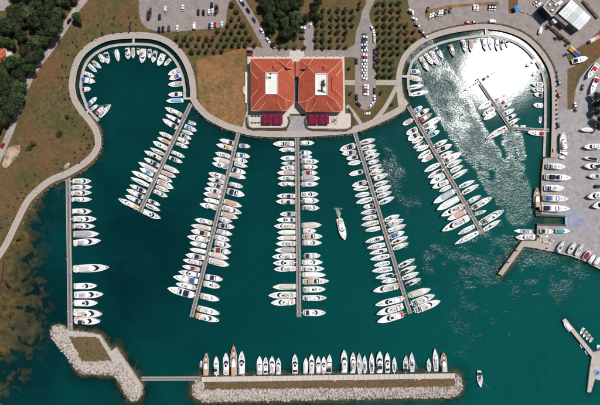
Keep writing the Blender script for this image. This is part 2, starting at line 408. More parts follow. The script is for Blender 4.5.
def water_material():
    m = bpy.data.materials.new('sea_water'); m.use_nodes = True
    nt = m.node_tree; N, L = nt.nodes, nt.links
    N.remove(N['Principled BSDF']); out = N['Material Output']
    geo = N.new('ShaderNodeNewGeometry')
    def math_(op, a, b=None):
        n = N.new('ShaderNodeMath'); n.operation = op
        for i, x in enumerate((a, b)):
            if x is None: continue
            if isinstance(x, (int, float)): n.inputs[i].default_value = x
            else: L.new(x, n.inputs[i])
        return n.outputs[0]
    def nse(sc, det, rough=.55, dist=0, vec=None):
        n = N.new('ShaderNodeTexNoise'); n.inputs['Scale'].default_value = sc; n.inputs['Detail'].default_value = det
        n.inputs['Roughness'].default_value = rough; n.inputs['Distortion'].default_value = dist
        L.new(vec or geo.outputs['Position'], n.inputs['Vector']); return n.outputs['Fac']
    ad = N.new('ShaderNodeAttribute'); ad.attribute_name = 'depth'
    aw = N.new('ShaderNodeAttribute'); aw.attribute_name = 'wind'
    murk = math_('SUBTRACT', 1.0, math_('EXPONENT', math_('MULTIPLY', ad.outputs['Fac'], -0.38)))
    # waves: stretched noise travelling from the lower left
    mp = N.new('ShaderNodeMapping'); mp.inputs['Rotation'].default_value = (0, 0, R(12)); mp.inputs['Scale'].default_value = (1.0, 1.5, 1.0)
    L.new(geo.outputs['Position'], mp.inputs['Vector'])
    wv = math_('ADD', math_('MULTIPLY', nse(.055, 3, .5, .4), 3.0), math_('ADD', math_('MULTIPLY', nse(.33, 2, .5, .8, mp.outputs[0]), .8), math_('MULTIPLY', nse(1.05, 3, .5, .3, mp.outputs[0]), .75)))
    bp = N.new('ShaderNodeBump'); bp.inputs['Distance'].default_value = 1.0
    L.new(wv, bp.inputs['Height'])
    L.new(math_('ADD', WAVE_CALM, math_('MULTIPLY', aw.outputs['Fac'], WAVE_WIND)), bp.inputs['Strength'])
    body = N.new('ShaderNodeBsdfDiffuse')
    r = N.new('ShaderNodeValToRGB'); e = r.color_ramp.elements
    e[0].position, e[1].position = .38, .66
    e[0].color = (.0005, .021, .024, 1); e[1].color = (.0009, .041, .040, 1)
    L.new(nse(.014, 8, .6, .8), r.inputs[0])
    # outside the basin the water is a little greener
    sep = N.new('ShaderNodeSeparateXYZ'); L.new(geo.outputs['Position'], sep.inputs[0])
    g = N.new('ShaderNodeMapRange'); g.inputs[1].default_value = -75; g.inputs[2].default_value = 160
    L.new(math_('SUBTRACT', math_('MULTIPLY', sep.outputs[0], .85), math_('MULTIPLY', sep.outputs[1], .55)), g.inputs[0])
    mg = N.new('ShaderNodeMix'); mg.data_type = 'RGBA'; L.new(g.outputs[0], mg.inputs[0]); L.new(r.outputs[0], mg.inputs[6])
    mg.inputs[7].default_value = (.0012, .070, .064, 1)
    L.new(mg.outputs[2], body.inputs['Color']); bq = N.new('ShaderNodeBump'); bq.inputs['Distance'].default_value = 1.0; L.new(wv, bq.inputs['Height'])
    L.new(math_('MULTIPLY', aw.outputs['Fac'], .75), bq.inputs['Strength']); L.new(bq.outputs[0], body.inputs['Normal'])
    tr = N.new('ShaderNodeBsdfTransparent'); tr.inputs['Color'].default_value = (.84, .88, .74, 1)
    m1 = N.new('ShaderNodeMixShader'); L.new(murk, m1.inputs[0]); L.new(tr.outputs[0], m1.inputs[1]); L.new(body.outputs[0], m1.inputs[2])
    gl = N.new('ShaderNodeBsdfGlossy'); gl.distribution = 'BECKMANN'
    L.new(math_('ADD', GLOSS_CALM, math_('MULTIPLY', aw.outputs['Fac'], GLOSS_WIND)), gl.inputs['Roughness'])
    L.new(bp.outputs[0], gl.inputs['Normal'])
    fr = N.new('ShaderNodeFresnel'); fr.inputs['IOR'].default_value = 1.333; L.new(bp.outputs[0], fr.inputs['Normal'])
    m2 = N.new('ShaderNodeMixShader'); L.new(fr.outputs[0], m2.inputs[0]); L.new(m1.outputs[0], m2.inputs[1]); L.new(gl.outputs[0], m2.inputs[2])
    L.new(m2.outputs[0], out.inputs['Surface'])
    return m
WAVE_CALM, WAVE_WIND, GLOSS_CALM, GLOSS_WIND = .020, .27, .154, .065
wat = grid_mesh('water', 0.0)
attr(wat, 'depth', depth); attr(wat, 'wind', wind)
struct(place('water', wat, water_material()))

# ------------------------------------------------------------------ ground, roads, pavements
struct(MB().prism([W(p[0], p[1], GZ)[:2] for p in LAND], -4, GZ).build('ground', M_ground))
Z1, Z2, Z3 = GZ + .03, GZ + .06, GZ + .10
def ragged(poly, amp, seed):
    r = random.Random(seed)
    return [(x + r.uniform(-amp, amp), y + r.uniform(-amp, amp)) for x, y in spline(poly, 7, True)]
def st(name, poly, z, m, depth=.3, sub=0, closed=True):
    return struct(sheet(name, spline(poly, sub, True) if sub else poly, z, m, depth))
# lawns with a look of their own
st('dry_lawn', [(196, 62), (205, 57), (222, 54), (246, 47), (246.5, 119), (240, 127), (225, 123), (209, 114), (199.5, 103), (198.5, 90), (197.5, 74)], Z1, M_bare)
st('plantation_lawn', [(314, 10), (330, 6), (352, 4), (361, 14), (357, 26), (354.5, 38), (352, 47), (344, 49.5), (316, 49.5), (314, 44)], Z1, M_lawn)
st('plantation_lawn', [(376, 0), (400, -20), (406, 0), (410, 16), (418, 31), (421, 37), (411, 50), (403, 60), (399, 72), (397, 79.5), (377, 79.5), (376, 60), (375.5, 32), (370, 20), (370, 10)], Z1, M_lawn)
st('lawn', [(376.5, 86), (394, 86), (385, 102), (374, 119.5), (363.5, 123.5), (350.5, 107), (356, 105.5), (361, 109.5), (368, 111), (375, 107)], Z1, M_lawn)
st('lawn', [(386.5, 114), (396.5, 94), (402, 102), (399, 107)], Z1, M_lawn)
st('lawn', [(345, 58), (354.5, 58), (354.5, 79), (345, 79)], Z1, M_lawn)
st('lawn', [(345, 86), (354.5, 86), (355, 101), (345.5, 104)], Z1, M_lawn)
st('earth_clearing', ragged([(5, 152), (12, 146), (20, 146), (19, 153), (13, 161), (6, 168), (2, 165), (4, 158)], .45, 1), Z1, M_sand)
st('earth_clearing', ragged([(64, 166.5), (66, 164), (68.5, 162.8), (70, 164.5), (68, 168), (65.5, 168.8), (63.8, 168.6)], .3, 2), Z1, M_sand)
# roads
road_w = spline([(95, -18), (84, 0), (75, 11), (66, 25.5), (51.5, 47.5), (38, 65), (28, 82.5), (21, 100), (14.5, 120), (4.5, 145), (-14, 185)], 6)
struct(ribbon('road', road_w, -3.3, 3.3, Z2, M_road))
st('side_road', [(-60, -6), (9, -6), (12, 4), (11.5, 9), (8, 10.5), (-60, 14)], Z1, M_road)
st('parking_lot', [(138, -30), (139, 14), (141.5, 23), (147.5, 28.5), (156, 31), (178, 31.5), (200, 29.5), (222, 27), (226.2, 24), (226.5, 13), (228.5, 3), (233, -2), (240, -30)], Z1 + .01, M_asphalt)
struct(ribbon('road', spline([(228, -22), (238, -4), (247, 11), (256, 26), (264, 41), (270, 52)], 4), -4.2, 4.2, Z1 + .02, M_asphalt))
st('road', [(247, 47.5), (258, 47), (266, 49), (330, 49.8), (347, 49.6), (353.5, 45), (358, 40), (362, 60), (356, 57.2), (247, 57)], Z2, M_asphalt)
st('parking_bay', [(303.5, 25), (311, 21), (313.8, 26), (313.8, 50), (303.5, 50)], Z1 + .01, M_asphalt)
st('car_park', [(376, -30), (375, 0), (371, 8), (369, 14), (370, 20), (374.5, 30), (376, 34), (376, 78), (376, 100), (374.5, 105), (370.5, 109), (365, 110.3), (359.5, 108), (355.8, 103), (355, 95), (355, 40), (356, 32), (360, 22), (362, 12), (366, 4), (366.5, -30)], Z2 + .02, M_asphalt)
HEDGE_R = offset(RING_R, 8.4)
st('service_road', [(405, -60), (408, 3), (413, 20), (421, 34)] + [p for p in offset(RING_R, 7.2) if p[0] > 423 or p[1] < 36] + [(543.2, 159)] + [(556, 161), (575, 120), (575, 60), (640, 20), (640, -60)], Z1 + .01, M_asphalt)
st('boatyard', [(557, 111), (574, 108), (575.5, 90), (580, 78), (590, 66), (602, 55.5), (700, 0), (700, 308), (640, 289.3), (601, 269.3), (586, 261.3), (571.5, 255.6), (553, 251), (538, 248), (537.2, 225), (566, 225.5), (566, 216), (541.5, 214), (542, 175), (544, 159.4), (557, 157)], Z2, M_yard)
st('quay_apron', [(522, 241), (536.5, 240.8), (537.5, 236), (548, 238), (556, 251.8), (536, 248.1), (523.8, 246.6), (502.5, 275.5), (498.2, 273.8)], Z2 + .02, M_prom)
st('lawn', [(567.5, 69), (580, 64.5), (588, 60.5), (581, 68), (576.4, 77), (575.0, 90), (573.5, 108.5), (567.5, 110)], Z2 + .03, M_strip)
st('lawn', [(566, 55), (575, 49.5), (588, 42), (600, 30), (620, 16), (640, 10), (640, 36), (602, 52), (588, 60), (580, 63), (570, 65)], Z2 + .02, M_ground)
st('lawn', [(508, -20), (519, -20), (517.5, 9), (513, 14), (508.5, 13)], Z2, M_ground)
st('traffic_island', [(424.5, 14), (431, 9), (450, 5), (470, 3.6), (498, 1.5), (499, 5), (470, 6.2), (450, 8), (432, 12.5), (428, 18), (425, 18.5)], Z2 + .04, M_bare)
st('traffic_island', [(147, 11), (150, 10), (151.5, 14), (150.5, 19), (147.5, 19.5), (146, 16)], Z2 + .03, M_ground, sub=4)
st('traffic_island', [(215.5, 4), (218, 6), (219, 10), (217, 14), (214.5, 13), (213.8, 8)], Z2 + .03, M_ground, sub=4)
# footpaths
def path(pts, w, m=M_prom, z=Z2 + .01):
    return struct(ribbon('footpath', spline(pts, 5), -w / 2, w / 2, z, m))
path([(397, 82.6), (376.2, 82.6)], 5)
path([(355, 82.6), (345, 82.6)], 5)
path([(373, 122), (385.5, 107), (397, 86)], 4.2, z=Z2 + .015)
path([(362, 126), (355, 115), (347, 105.5)], 3.6)
path([(244, 128), (247, 118), (248.2, 112)], 4.0)
st('forecourt', [(288, 116), (307, 116), (308, 131.5), (287, 131.5)], Z2 + .02, M_yard)
st('entrance_paving', [(289.5, 50.5), (304, 50.5), (304, 58), (289.5, 58)], Z2 + .03, M_slab)
st('corner_plaza', [(396.5, 88), (402.3, 88), (404, 98), (408.5, 103), (404.5, 108.3), (400, 111), (398, 104)], Z2 + .03, M_conc)
# promenade
PROM_W = spline([(-20, 283), (-6, 262), (5, 246), (15, 225.5), (25, 205), (33, 194.5), (50, 180.5), (67.5, 173), (87, 161), (97.2, 147.5), (96.3, 132), (87.5, 118), (78, 108.5)], 6)
prom_line = PROM_W[:-3] + offset(RING_L, 5.0)[9:] + offset(MID, 3.1)[2:]
struct(ribbon('promenade', prom_line, -2.6, 2.6, Z3, M_prom))
struct(ribbon('promenade_kerb', prom_line, -3.1, -2.62, Z3 + .12, M_kerb))
struct(ribbon('promenade_kerb', prom_line, 2.62, 3.0, Z3 + .1, M_kerb))
prom_r = offset(RING_R, 4.8)
struct(ribbon('promenade', prom_r, -2.5, 2.4, Z3, M_prom))
struct(ribbon('promenade_kerb', prom_r, 2.42, 2.9, Z3 + .12, M_kerb))
st('sea_wall_top', [(541.7, 175), (543.4, 159.2), (546.5, 158), (546.5, 160.5), (545, 161.5), (543.5, 176), (543, 213), (541.4, 213)], Z2 + .05, M_conc)
struct(ribbon('sea_wall_top', [(537.6, 249.2), (553, 252), (571.5, 256.6), (586, 262.3), (601, 270.3), (640, 290)], 0.4, 1.6, Z2 + .08, M_conc))
# ------------------------------------------------------------------ islet, breakwater, jetties, piers
def inset(poly, d):
    """move a pixel polygon inwards by d"""
    n = len(poly); area = sum(poly[i][0] * poly[(i + 1) % n][1] - poly[(i + 1) % n][0] * poly[i][1] for i in range(n))
    s = 1 if area > 0 else -1; out = []
    for i in range(n):
        a, b = poly[i - 1], poly[(i + 1) % n]
        dx, dy = b[0] - a[0], b[1] - a[1]; l = math.hypot(dx, dy) or 1
        out.append((poly[i][0] - s * dy / l * d, poly[i][1] + s * dx / l * d))
    return out
def in_poly(x, y, poly):
    r = False; n = len(poly); j = n - 1
    for i in range(n):
        xi, yi = poly[i]; xj, yj = poly[j]
        if (yi > y) != (yj > y) and x < (xj - xi) * (y - yi) / (yj - yi) + xi: r = not r
        j = i
    return r
def rock_verts(r, sx, sy, sz):
    vs = []
    for (x, y, z) in ((-1, -1, -.6), (1, -1, -.6), (1, 1, -.6), (-1, 1, -.6), (-.72, -.7, .7), (.72, -.7, .7), (.72, .7, .7), (-.72, .7, .7), (0, 0, .98)):
        vs.append(Vector((x * sx * r.uniform(.65, 1.2), y * sy * r.uniform(.65, 1.2), z * sz * r.uniform(.7, 1.2))))
    return vs
ROCK_F = [(0, 1, 5, 4), (1, 2, 6, 5), (2, 3, 7, 6), (3, 0, 4, 7), (4, 5, 8), (5, 6, 8), (6, 7, 8), (7, 4, 8)]
def rubble(spots, seed, smin, smax):
    r = random.Random(seed); mb = MB()
    for (x, y, z) in spots:
        a = r.uniform(0, 6.3); ca, sa = math.cos(a), math.sin(a)
        s = smin + (smax - smin) * r.random() ** 1.6
        vs = rock_verts(r, s, s * r.uniform(.6, 1), s * r.uniform(.5, .9))
        t = r.uniform(-.4, .4)
        mb.add([(x + v.x * ca - v.y * sa, y + v.x * sa + v.y * ca, z + v.z + t * v.x) for v in vs], ROCK_F)
    return mb
def scatter(outer, holes, step, zf, seed):
    r = random.Random(seed); out = []
    x0, x1 = min(p[0] for p in outer), max(p[0] for p in outer); y0, y1 = min(p[1] for p in outer), max(p[1] for p in outer)
    y = y0
    while y < y1:
        x = x0
        while x < x1:
            px, py = x + r.uniform(-.5, .5) * step, y + r.uniform(-.5, .5) * step
            if in_poly(px, py, outer) and not any(in_poly(px, py, h) for h in holes):
                z = zf(px, py); w = W(px, py, z); out.append((w[0], w[1], z))
            x += step
        y += step
    return out
def edge_dist(x, y, poly):
    best = 1e9; n = len(poly)
    for i in range(n):
        ax, ay = poly[i]; bx, by = poly[(i + 1) % n]
        ex, ey = bx - ax, by - ay
        t = max(0, min(1, ((x - ax) * ex + (y - ay) * ey) / max(ex * ex + ey * ey, 1e-9)))
        best = min(best, math.hypot(x - ax - t * ex, y - ay - t * ey))
    return best
def mound(poly, z_top, d_in):
    a = [W(p[0], p[1], -3) for p in inset(poly, -3.2)]
    b = [W(p[0], p[1], .0) for p in poly]
    c = [W(p[0], p[1], z_top) for p in inset(poly, d_in)]
    mb = MB(); n = len(poly)
    mb.loft([a, b, c], False, False)
    k = len(mb.v); mb.v += [(p[0], p[1], z_top) for p in c]
    mb.f += [tuple(k + i for i in t) for t in tessellate_polygon([[Vector((p[0], p[1], 0)) for p in c]])]
    return mb

# rocky islet with a lawn and paved quays
isl = empty('islet', W(95, 355, 0))
def child(o, par):
    """keep world coordinates while parenting to a thing's Empty"""
    o.parent = par; o.matrix_parent_inverse = Matrix.Translation(-Vector(par.location)); return o
child(mound(ISLET, .9, 2.0).build('rock_core', M_shore), isl)
I_GRASS = [(69.2, 336.6), (97.5, 337.2), (105, 348.5), (112.2, 360.6), (81.5, 361.8)]
I_PAVE = [(66.2, 330.6), (84, 332.2), (99.6, 334.8), (105, 342.8), (110.8, 351.2), (116, 347.8), (129, 366.8), (142.2, 386.2), (138.6, 388.2), (125, 367.8), (121.5, 363.2), (112.6, 361.6), (97.8, 336.9), (69, 336.3)]
child(sheet('lawn', I_GRASS, 1.25, M_strip, .6), isl)
child(sheet('paving', I_PAVE, 1.4, M_conc, 2.4), isl)
hz = lambda poly, top: (lambda x, y: min(top, -.25 + .36 * edge_dist(x, y, poly)) + rnd.uniform(-.12, .15))
rk = rubble(scatter(ISLET, [I_GRASS, I_PAVE], 1.15, hz(ISLET, 1.15), 4), 4, .34, 1.25)
child(stuff(rk.build('rubble', M_rock)), isl)
tag(isl, 'kinked rocky islet with a square dry lawn and pale paved edge', 'islet')

brk = empty('breakwater', W(327, 388, 0))
child(mound(BREAK, .9, 2.0).build('rock_core', M_shore), brk)
bl = lambda x: 376.8 - (x - 201) * 3.6 / 254           # upper edge of the paving
B_PAVE = [(201, bl(201)), (455.5, bl(455.5)), (456.2, bl(455.5) + 5.2), (201, bl(201) + 5.2)]
B_GRASS = [(203.4, bl(203) + 5.25), (454.5, bl(454) + 5.25), (454.8, bl(454) + 13.2), (420, bl(420) + 13.6), (203.6, bl(203) + 13)]
child(sheet('grass_strip', B_GRASS, 1.3, M_strip, .6), brk)
child(sheet('paving_bed', B_PAVE, 1.3, M_pierd, 3.2), brk)
slab_me = MB().box((0, 0, 0), (3.60, 3.78, .22), 0, .985).mesh('slab')
ns = 50
for i in range(ns):
    x = 201.4 + (i + .5) * (455.2 - 201.4) / ns
    o = place('slab', slab_me, M_slab)
    p = W(x, bl(x) + 2.6, 1.42); o.location = (p[0], p[1], 1.42); o.rotation_euler = (0, rnd.uniform(-.004, .004), math.atan(3.6 / 254))
    o.scale = (1.03, 1, 1)
    child(o, brk)
rk = rubble(scatter(BREAK, [B_GRASS, B_PAVE], 1.15, hz(BREAK, 1.25), 5), 5, .34, 1.3)
child(stuff(rk.build('rubble', M_rock)), brk)
# outlying boulders in the shallows
tag(brk, 'long straight breakwater with paved quay, dry grass strip and pale boulders', 'breakwater')

# natural rock along the promenade foot
shore_sp = []
for line in (WEST[14:], MID):
    for i in range(len(line) - 1):
        a, b = line[i], line[i + 1]; l = math.hypot(b[0] - a[0], b[1] - a[1]); k = max(1, int(l / .9))
        for j in range(k):
            t = (j + rnd.random()) / k
            for q in range(2):
                off = rnd.uniform(-.3, 1.7)
                x, y = a[0] + (b[0] - a[0]) * t, a[1] + (b[1] - a[1]) * t
                nx, ny = -(b[1] - a[1]) / l, (b[0] - a[0]) / l
                z = .55 - off * .5
                w = W(x + nx * off, y + ny * off, z); shore_sp.append((w[0], w[1], z))
o = stuff(rubble(shore_sp, 8, .35, .85).build('shore_rocks', M_shore))
tag(o, 'brown rocks lining the foot of the promenade wall', 'rocks')

# jetty in the south east with its round fountain
sej = empty('stone_jetty', W(592, 360, 0))
child(sheet('deck', SE_JETTY, 1.25, M_conc, 5), sej)
child(sheet('edge_stones', [(562.8, 320.6), (563.6, 320.0), (592.9, 356.6), (592.2, 357.3)], 1.4, M_kerb, .3), sej)
child(sheet('edge_stones', [(590.2, 372), (591.2, 372), (588.7, 391.6), (587.8, 391.4)], 1.4, M_kerb, .3), sej)
tag(sej, 'pale stone jetty with a forked arm and a small plaza', 'jetty')
fo = empty('fountain', W(597.3, 372.5, 1.25))
def disc(r, z0, z1, n=24, r1=None):
    ring = lambda rr, z: [(rr * math.cos(2 * math.pi * i / n), rr * math.sin(2 * math.pi * i / n), z) for i in range(n)]
    return MB().loft([ring(r, z0), ring(r1 or r, z1)], True, True)
disc(2.5, 0, .25).build('step', M_conc, fo)
disc(2.0, .25, .55).build('basin', M_CAN['l'], fo)
disc(1.2, .55, .75).build('pool', M_CAN['b'], fo)
disc(.35, .75, 1.4).build('spout', M_slab, fo)
tag(fo, 'round pale blue fountain on the plaza of the forked jetty', 'fountain')

# --- piers
PIERS = {}
def pier(key, label, pts, width, name='pier', cat='pier', seg=11.0, pedestals=True):
    root = empty(name, W(*pts[0], 0))
    for k in range(len(pts) - 1):
        a, b = Vector(W(*pts[k], .6)), Vector(W(*pts[k + 1], .6))
        d = b - a; L = d.length; d.normalize(); n = Vector((-d.y, d.x, 0)); ang = math.atan2(d.y, d.x)
        w = width * S
        cnt = max(1, round(L / seg)); sl = L / cnt
        box = MB().box((0, 0, -.3), (sl - .14, w - .5, 1.0)).mesh('pontoon_segment')
        for i in range(cnt):
            o = place('pontoon_segment', box, M_pier)
            c = a + d * (i + .5) * sl; o.location = (c.x, c.y, .6); o.rotation_euler.z = ang; child(o, root)
        for s in (-1, 1):
            e = MB().box((0, 0, 0), (L, .26, .9)).build('edge_beam', M_slab)
            c = a + d * L / 2 + n * s * (w / 2 - .13); o = e; o.location = (c.x, c.y, .45); o.rotation_euler.z = ang; child(o, root)
        g = MB().box((0, 0, 0), (L - .3, .42, .1)).build('service_channel', M_pierd)
        c = a + d * L / 2; g.location = (c.x, c.y, .83); g.rotation_euler.z = ang; child(g, root)
        if pedestals:
            pm = MB().box((0, 0, .55), (.3, .3, 1.1)).box((0, 0, 1.15), (.4, .4, .12)).mesh('power_pedestal')
            np_ = int(L / 9)
            for i in range(np_):
                c = a + d * (i + .5) * L / np_ + n * (w / 2 - .55) * (1 if i % 2 else -1)
                o = place('power_pedestal', pm, M_gel); o.location = (c.x, c.y, .78); child(o, root)
    tag(root, label, cat)
    PIERS[key] = pts
pier('A', 'straight quay pontoon joining the promenade to the rocky islet', [(68, 174.5), (70.2, 330.5)], 4.2)
pier('B', 'slanting round-cove pier, first pier east of the straight quay', [(191, 103.5), (139.5, 212)], 3.7)
pier('C', 'slanting lawn pier starting beside the dry brown lawn', [(238.7, 132), (191.5, 317)], 3.7)
pier('D', 'upright middle pier in line with the red-roofed buildings', [(296.9, 136), (299, 317)], 4.4)
pier('E', 'slanting car-park pier starting below the car park footpaths', [(354.6, 132.5), (410, 313.5)], 3.9)
pier('F', 'slanting bright-cove pier starting at the paved corner plaza', [(408.5, 106.5), (482.3, 233.6)], 3.9)
pier('G', 'bent pier inside the sun-glinting cove', [(476.8, 78.8), (510.6, 128.2), (549, 130.4)], 3.0)
pier('H', 'thin pontoon linking the rocky islet to the breakwater', [(141.5, 378.6), (201.5, 378.4)], 3.6, pedestals=False)
# mooring quays round the two coves
def quay(line, label):
    root = empty('cove_quay', W(*line[0], 0))
    ctr = []
    for i in range(0, len(line) - 1, 5):
        seg_pts = line[i:i + 6]
        if len(seg_pts) < 2: continue
        child(ribbon_mb(seg_pts, -1.25, 1.25, .85, 1.5).build('quay_segment', M_conc), root)
    child(ribbon_mb(line, .95, 1.25, .98, .3).build('edge_kerb', M_slab), root)
    child(ribbon_mb(line, -1.25, -.95, .98, .3).build('edge_kerb', M_slab), root)
    tag(root, label, 'quay')
QL = offset(RING_L, -3.8)
ql = [(98.5, 120.8), (95.5, 117.6), (92.4, 114.4), (89.6, 111.2), (86.8, 108)] + QL[8:]
quay(ql, 'curved concrete quay round the calm cove beside the parking lot')
QR = offset(RING_R, -4.2)
quay(QR, 'curved concrete quay round the sun-glinting cove')
def bridge(a, b, label):
    a, b = Vector(W(*a, .9)), Vector(W(*b, 1.25)); d = b - a; ang = math.atan2(d.y, d.x)
    root = empty('gangway', (a.x, a.y, .9), ang)
    L = d.length
    MB().box((L / 2, 0, .14), (L, 1.5, .14)).build('deck', M_slab, root)
    for s in (-1, 1): MB().box((L / 2, s * .7, .7), (L, .06, .06)).build('handrail', M_steel, root)
    tag(root, label, 'gangway')
bridge((89.2, 110.6), (85.8, 113.2), 'short footbridge to the free end of the calm cove quay')
bridge((183.9, 98.5), (191.4, 98.5), 'short footbridge to the calm cove quay beside the round-cove pier')
bridge((133.5, 44.2), (133.5, 37), 'short footbridge at the head of the calm cove below the parking lot')
bridge((407.5, 76.6), (401.2, 76.4), 'short footbridge to the glinting cove quay beside the tree plantation')
bridge((486, 35), (486, 28.4), 'short footbridge at the head of the glinting cove')
# travel-lift dock walls
dock = empty('lift_dock', W(551, 220, 0))
child(sheet('runway', [(536, 214.3), (565.5, 215.6), (565.5, 217.0), (536, 216.2)], 1.5, M_pierd, 2.0), dock)
child(sheet('runway', [(537, 223.8), (566, 224.5), (566, 226.4), (537, 225.4)], 1.5, M_pierd, 2.0), dock)
child(sheet('head_wall', [(565.1, 216.9), (567.4, 216.9), (567.4, 224.6), (565.1, 224.6)], 1.45, M_CAN['l'], 2.0), dock)
tag(dock, 'boat-lift dock with dark runways and a pale blue head wall', 'dock')
st('blue_wash_pad', [(567.8, 211), (576, 210), (584, 213), (585, 222), (580, 228), (572, 227.4), (568, 227)], Z2 + .02, mat('blue_stained_concrete', (.17, .215, .32), (.31, .30, .33), .22, .8, detail=12, lo=.36, hi=.6), sub=3)
# small dark fittings on the yard jetty
for (x, y) in ((516, 250.5), (507.8, 262.5), (546.5, 248.2)):
    r = empty('mooring_bollard', W(x, y, Z2 + .02))
    disc(.55, 0, .3).build('base_plate', M_wet, r); disc(.3, .3, .8).build('post', M_wet, r); disc(.5, .8, 1.0, r1=.42).build('cap', M_wet, r)
    tag(r, 'black mooring bollard on the angled yard jetty', 'bollard', 'bollards on the yard jetty')
# ------------------------------------------------------------------ boats
PL, PB = 14.0, 4.4
def plan(t, kind):
    if kind == 's':
        return .66 + .34 * math.sin(math.pi / 2 * min(1, t / .45)) if t < .45 else max(.0, 1 - ((t - .45) / .55) ** 2.0)
    if kind == 'g':
        return .72 + .28 * math.sin(math.pi / 2 * min(1, t / .4)) if t < .45 else max(.0, 1 - ((t - .45) / .55) ** 2.4)
    if t < .5: return .90 + .10 * math.sin(math.pi / 2 * t / .5)
    return max(.0, 1 - ((t - .5) / .5) ** 2.35) ** .92
SHEER = {'m': (1.25, .75), 's': (.95, .45), 'g': (1.3, 1.0), 'o': (.7, .3)}
def sheer(t, k): a, b = SHEER[k]; return a + b * t ** 2
X = lambda t: (t - .5) * PL
TS = [0, .06, .14, .24, .34, .44, .52, .6, .68, .75, .82, .88, .93, .97, .992, 1.0]
def hull_mesh(k):
    rings = []
    for t in TS:
        w = max(plan(t, k) * PB / 2, .02); z = sheer(t, k); x = X(t)
        rake = (1 - z) * 0
        ks = x - (1.0 if t > .9 else 0) * (t - .9) * 10 * .9
        rings.append([(x, w, z), (x, w * .99, z - .12), (x - (x - ks) * .5, w * (.93 if t < .8 else .78), .35), (ks, w * .72, -.35), (ks, 0, -.75),
                      (ks, -w * .72, -.35), (x - (x - ks) * .5, -w * (.93 if t < .8 else .78), .35), (x, -w * .99, z - .12), (x, -w, z)])
    mb = MB().loft(rings, False, False, closed=False)
    mb.add(rings[0], [tuple(range(9))])
    return mb
def deck_mesh(k, t0=0.0, t1=1.0, f=.985, dz=-.05, crown=.06):
    ts = [t0] + [t for t in TS if t0 < t < t1] + [t1]; rings = []
    for t in ts:
        w = max(plan(t, k) * PB / 2 * f, .012); z = sheer(t, k) + dz
        rings.append([(X(t), w, z), (X(t), w * .5, z + crown * .8), (X(t), 0, z + crown), (X(t), -w * .5, z + crown * .8), (X(t), -w, z)])
    return MB().loft(rings, False, False, closed=False)
def gunwale_mesh(k):
    mb = MB()
    for s in (1, -1):
        rings = []
        for t in TS:
            w = max(plan(t, k) * PB / 2, .03); z = sheer(t, k)
            rings.append([(X(t), s * (w + .05), z - .1), (X(t), s * (w + .05), z + .07), (X(t), s * max(w - .12, .0), z + .07), (X(t), s * max(w - .12, 0), z - .1)])
        mb.loft(rings, True, True)
    return mb
def outline(k, t0, t1, f, nose=.35, n=9, tail=0.0):
    pts = []
    for i in range(n):
        u = i / (n - 1); t = t0 + (t1 - t0) * u
        s = math.sqrt(max(0, 1 - ((u - (1 - nose)) / nose) ** 2)) if u > 1 - nose else 1.0
        s = max(s, .16)
        if tail and u < tail: s *= .8 + .2 * (u / tail)
        pts.append((X(t), plan(min(t, .8), k) * PB / 2 * f * s))
    return pts + [(x, -y) for x, y in reversed(pts)]
def house(k, t0, t1, f, z0, z1, slant=.06, back=.01, shrink=.90, nose=.35, cap=True):
    a = outline(k, t0, t1, f, nose); b = outline(k, t0 + back, t1 - slant, f * shrink, nose)
    return MB().loft([[(x, y, z0) for x, y in a], [(x, y, z1) for x, y in b]], False, cap)
def glass(k, t0, t1, f, z0, z1, u0, u1, tmin, slant=.06, back=.01, shrink=.90, nose=.35):
    """band of glazing on a house between relative heights u0..u1, forward of tmin, standing 2 cm proud"""
    a = outline(k, t0, t1, f, nose, 15); b = outline(k, t0 + back, t1 - slant, f * shrink, nose, 15)
    lo, hi = [], []
    for (xa, ya), (xb, yb) in zip(a, b):
        if xa < X(tmin): continue
        g = 1.012
        p = (xa + (xb - xa) * u0, (ya + (yb - ya) * u0) * g, z0 + (z1 - z0) * u0)
        q = (xa + (xb - xa) * u1, (ya + (yb - ya) * u1) * g, z0 + (z1 - z0) * u1)
        e = .04
        lo.append((p[0] + e, p[1], p[2] + .02)); hi.append((q[0] + e, q[1], q[2] + .03))
    return MB().loft([lo, hi], False, False, closed=False)
def soft_box(c, s, r=.2, up=.0):
    x, y, z = s[0] / 2, s[1] / 2, s[2]
    o = lambda k, zz: [(c[0] + a * (x * k if abs(a) == 1 else x * k), c[1] + b * y * k, c[2] + zz) for a, b in ((-1, -.8), (-.8, -1), (.8, -1), (1, -.8), (1, .8), (.8, 1), (-.8, 1), (-1, .8))]
    return MB().loft([o(1, 0), o(1, z * .6), o(1 - r, z)], True, True)
def arched(t0, t1, w, z0, rise, skirt=.35, k='m'):
    """canvas canopy stretched over hoops"""
    rings = []
    n = 7
    for i in range(5):
        t = t0 + (t1 - t0) * i / 4; h = rise * (.75 + .25 * math.sin(math.pi * i / 4)); ring = []
        for j in range(n):
            a = math.pi * j / (n - 1)
            ring.append((X(t), w * math.cos(a) * (1 if 0 < j < n - 1 else 1.02), z0 + (h * math.sin(a) ** .6 if 0 < j < n - 1 else -skirt)))
        rings.append(ring)
    return MB().loft(rings, False, False, closed=False).add(rings[0], [tuple(range(n))]).add(rings[-1], [tuple(range(n))])
MC = {}
def me(key, fn, smooth=False):
    if key not in MC: MC[key] = fn().mesh(key.split('|')[0], smooth)
    return MC[key]

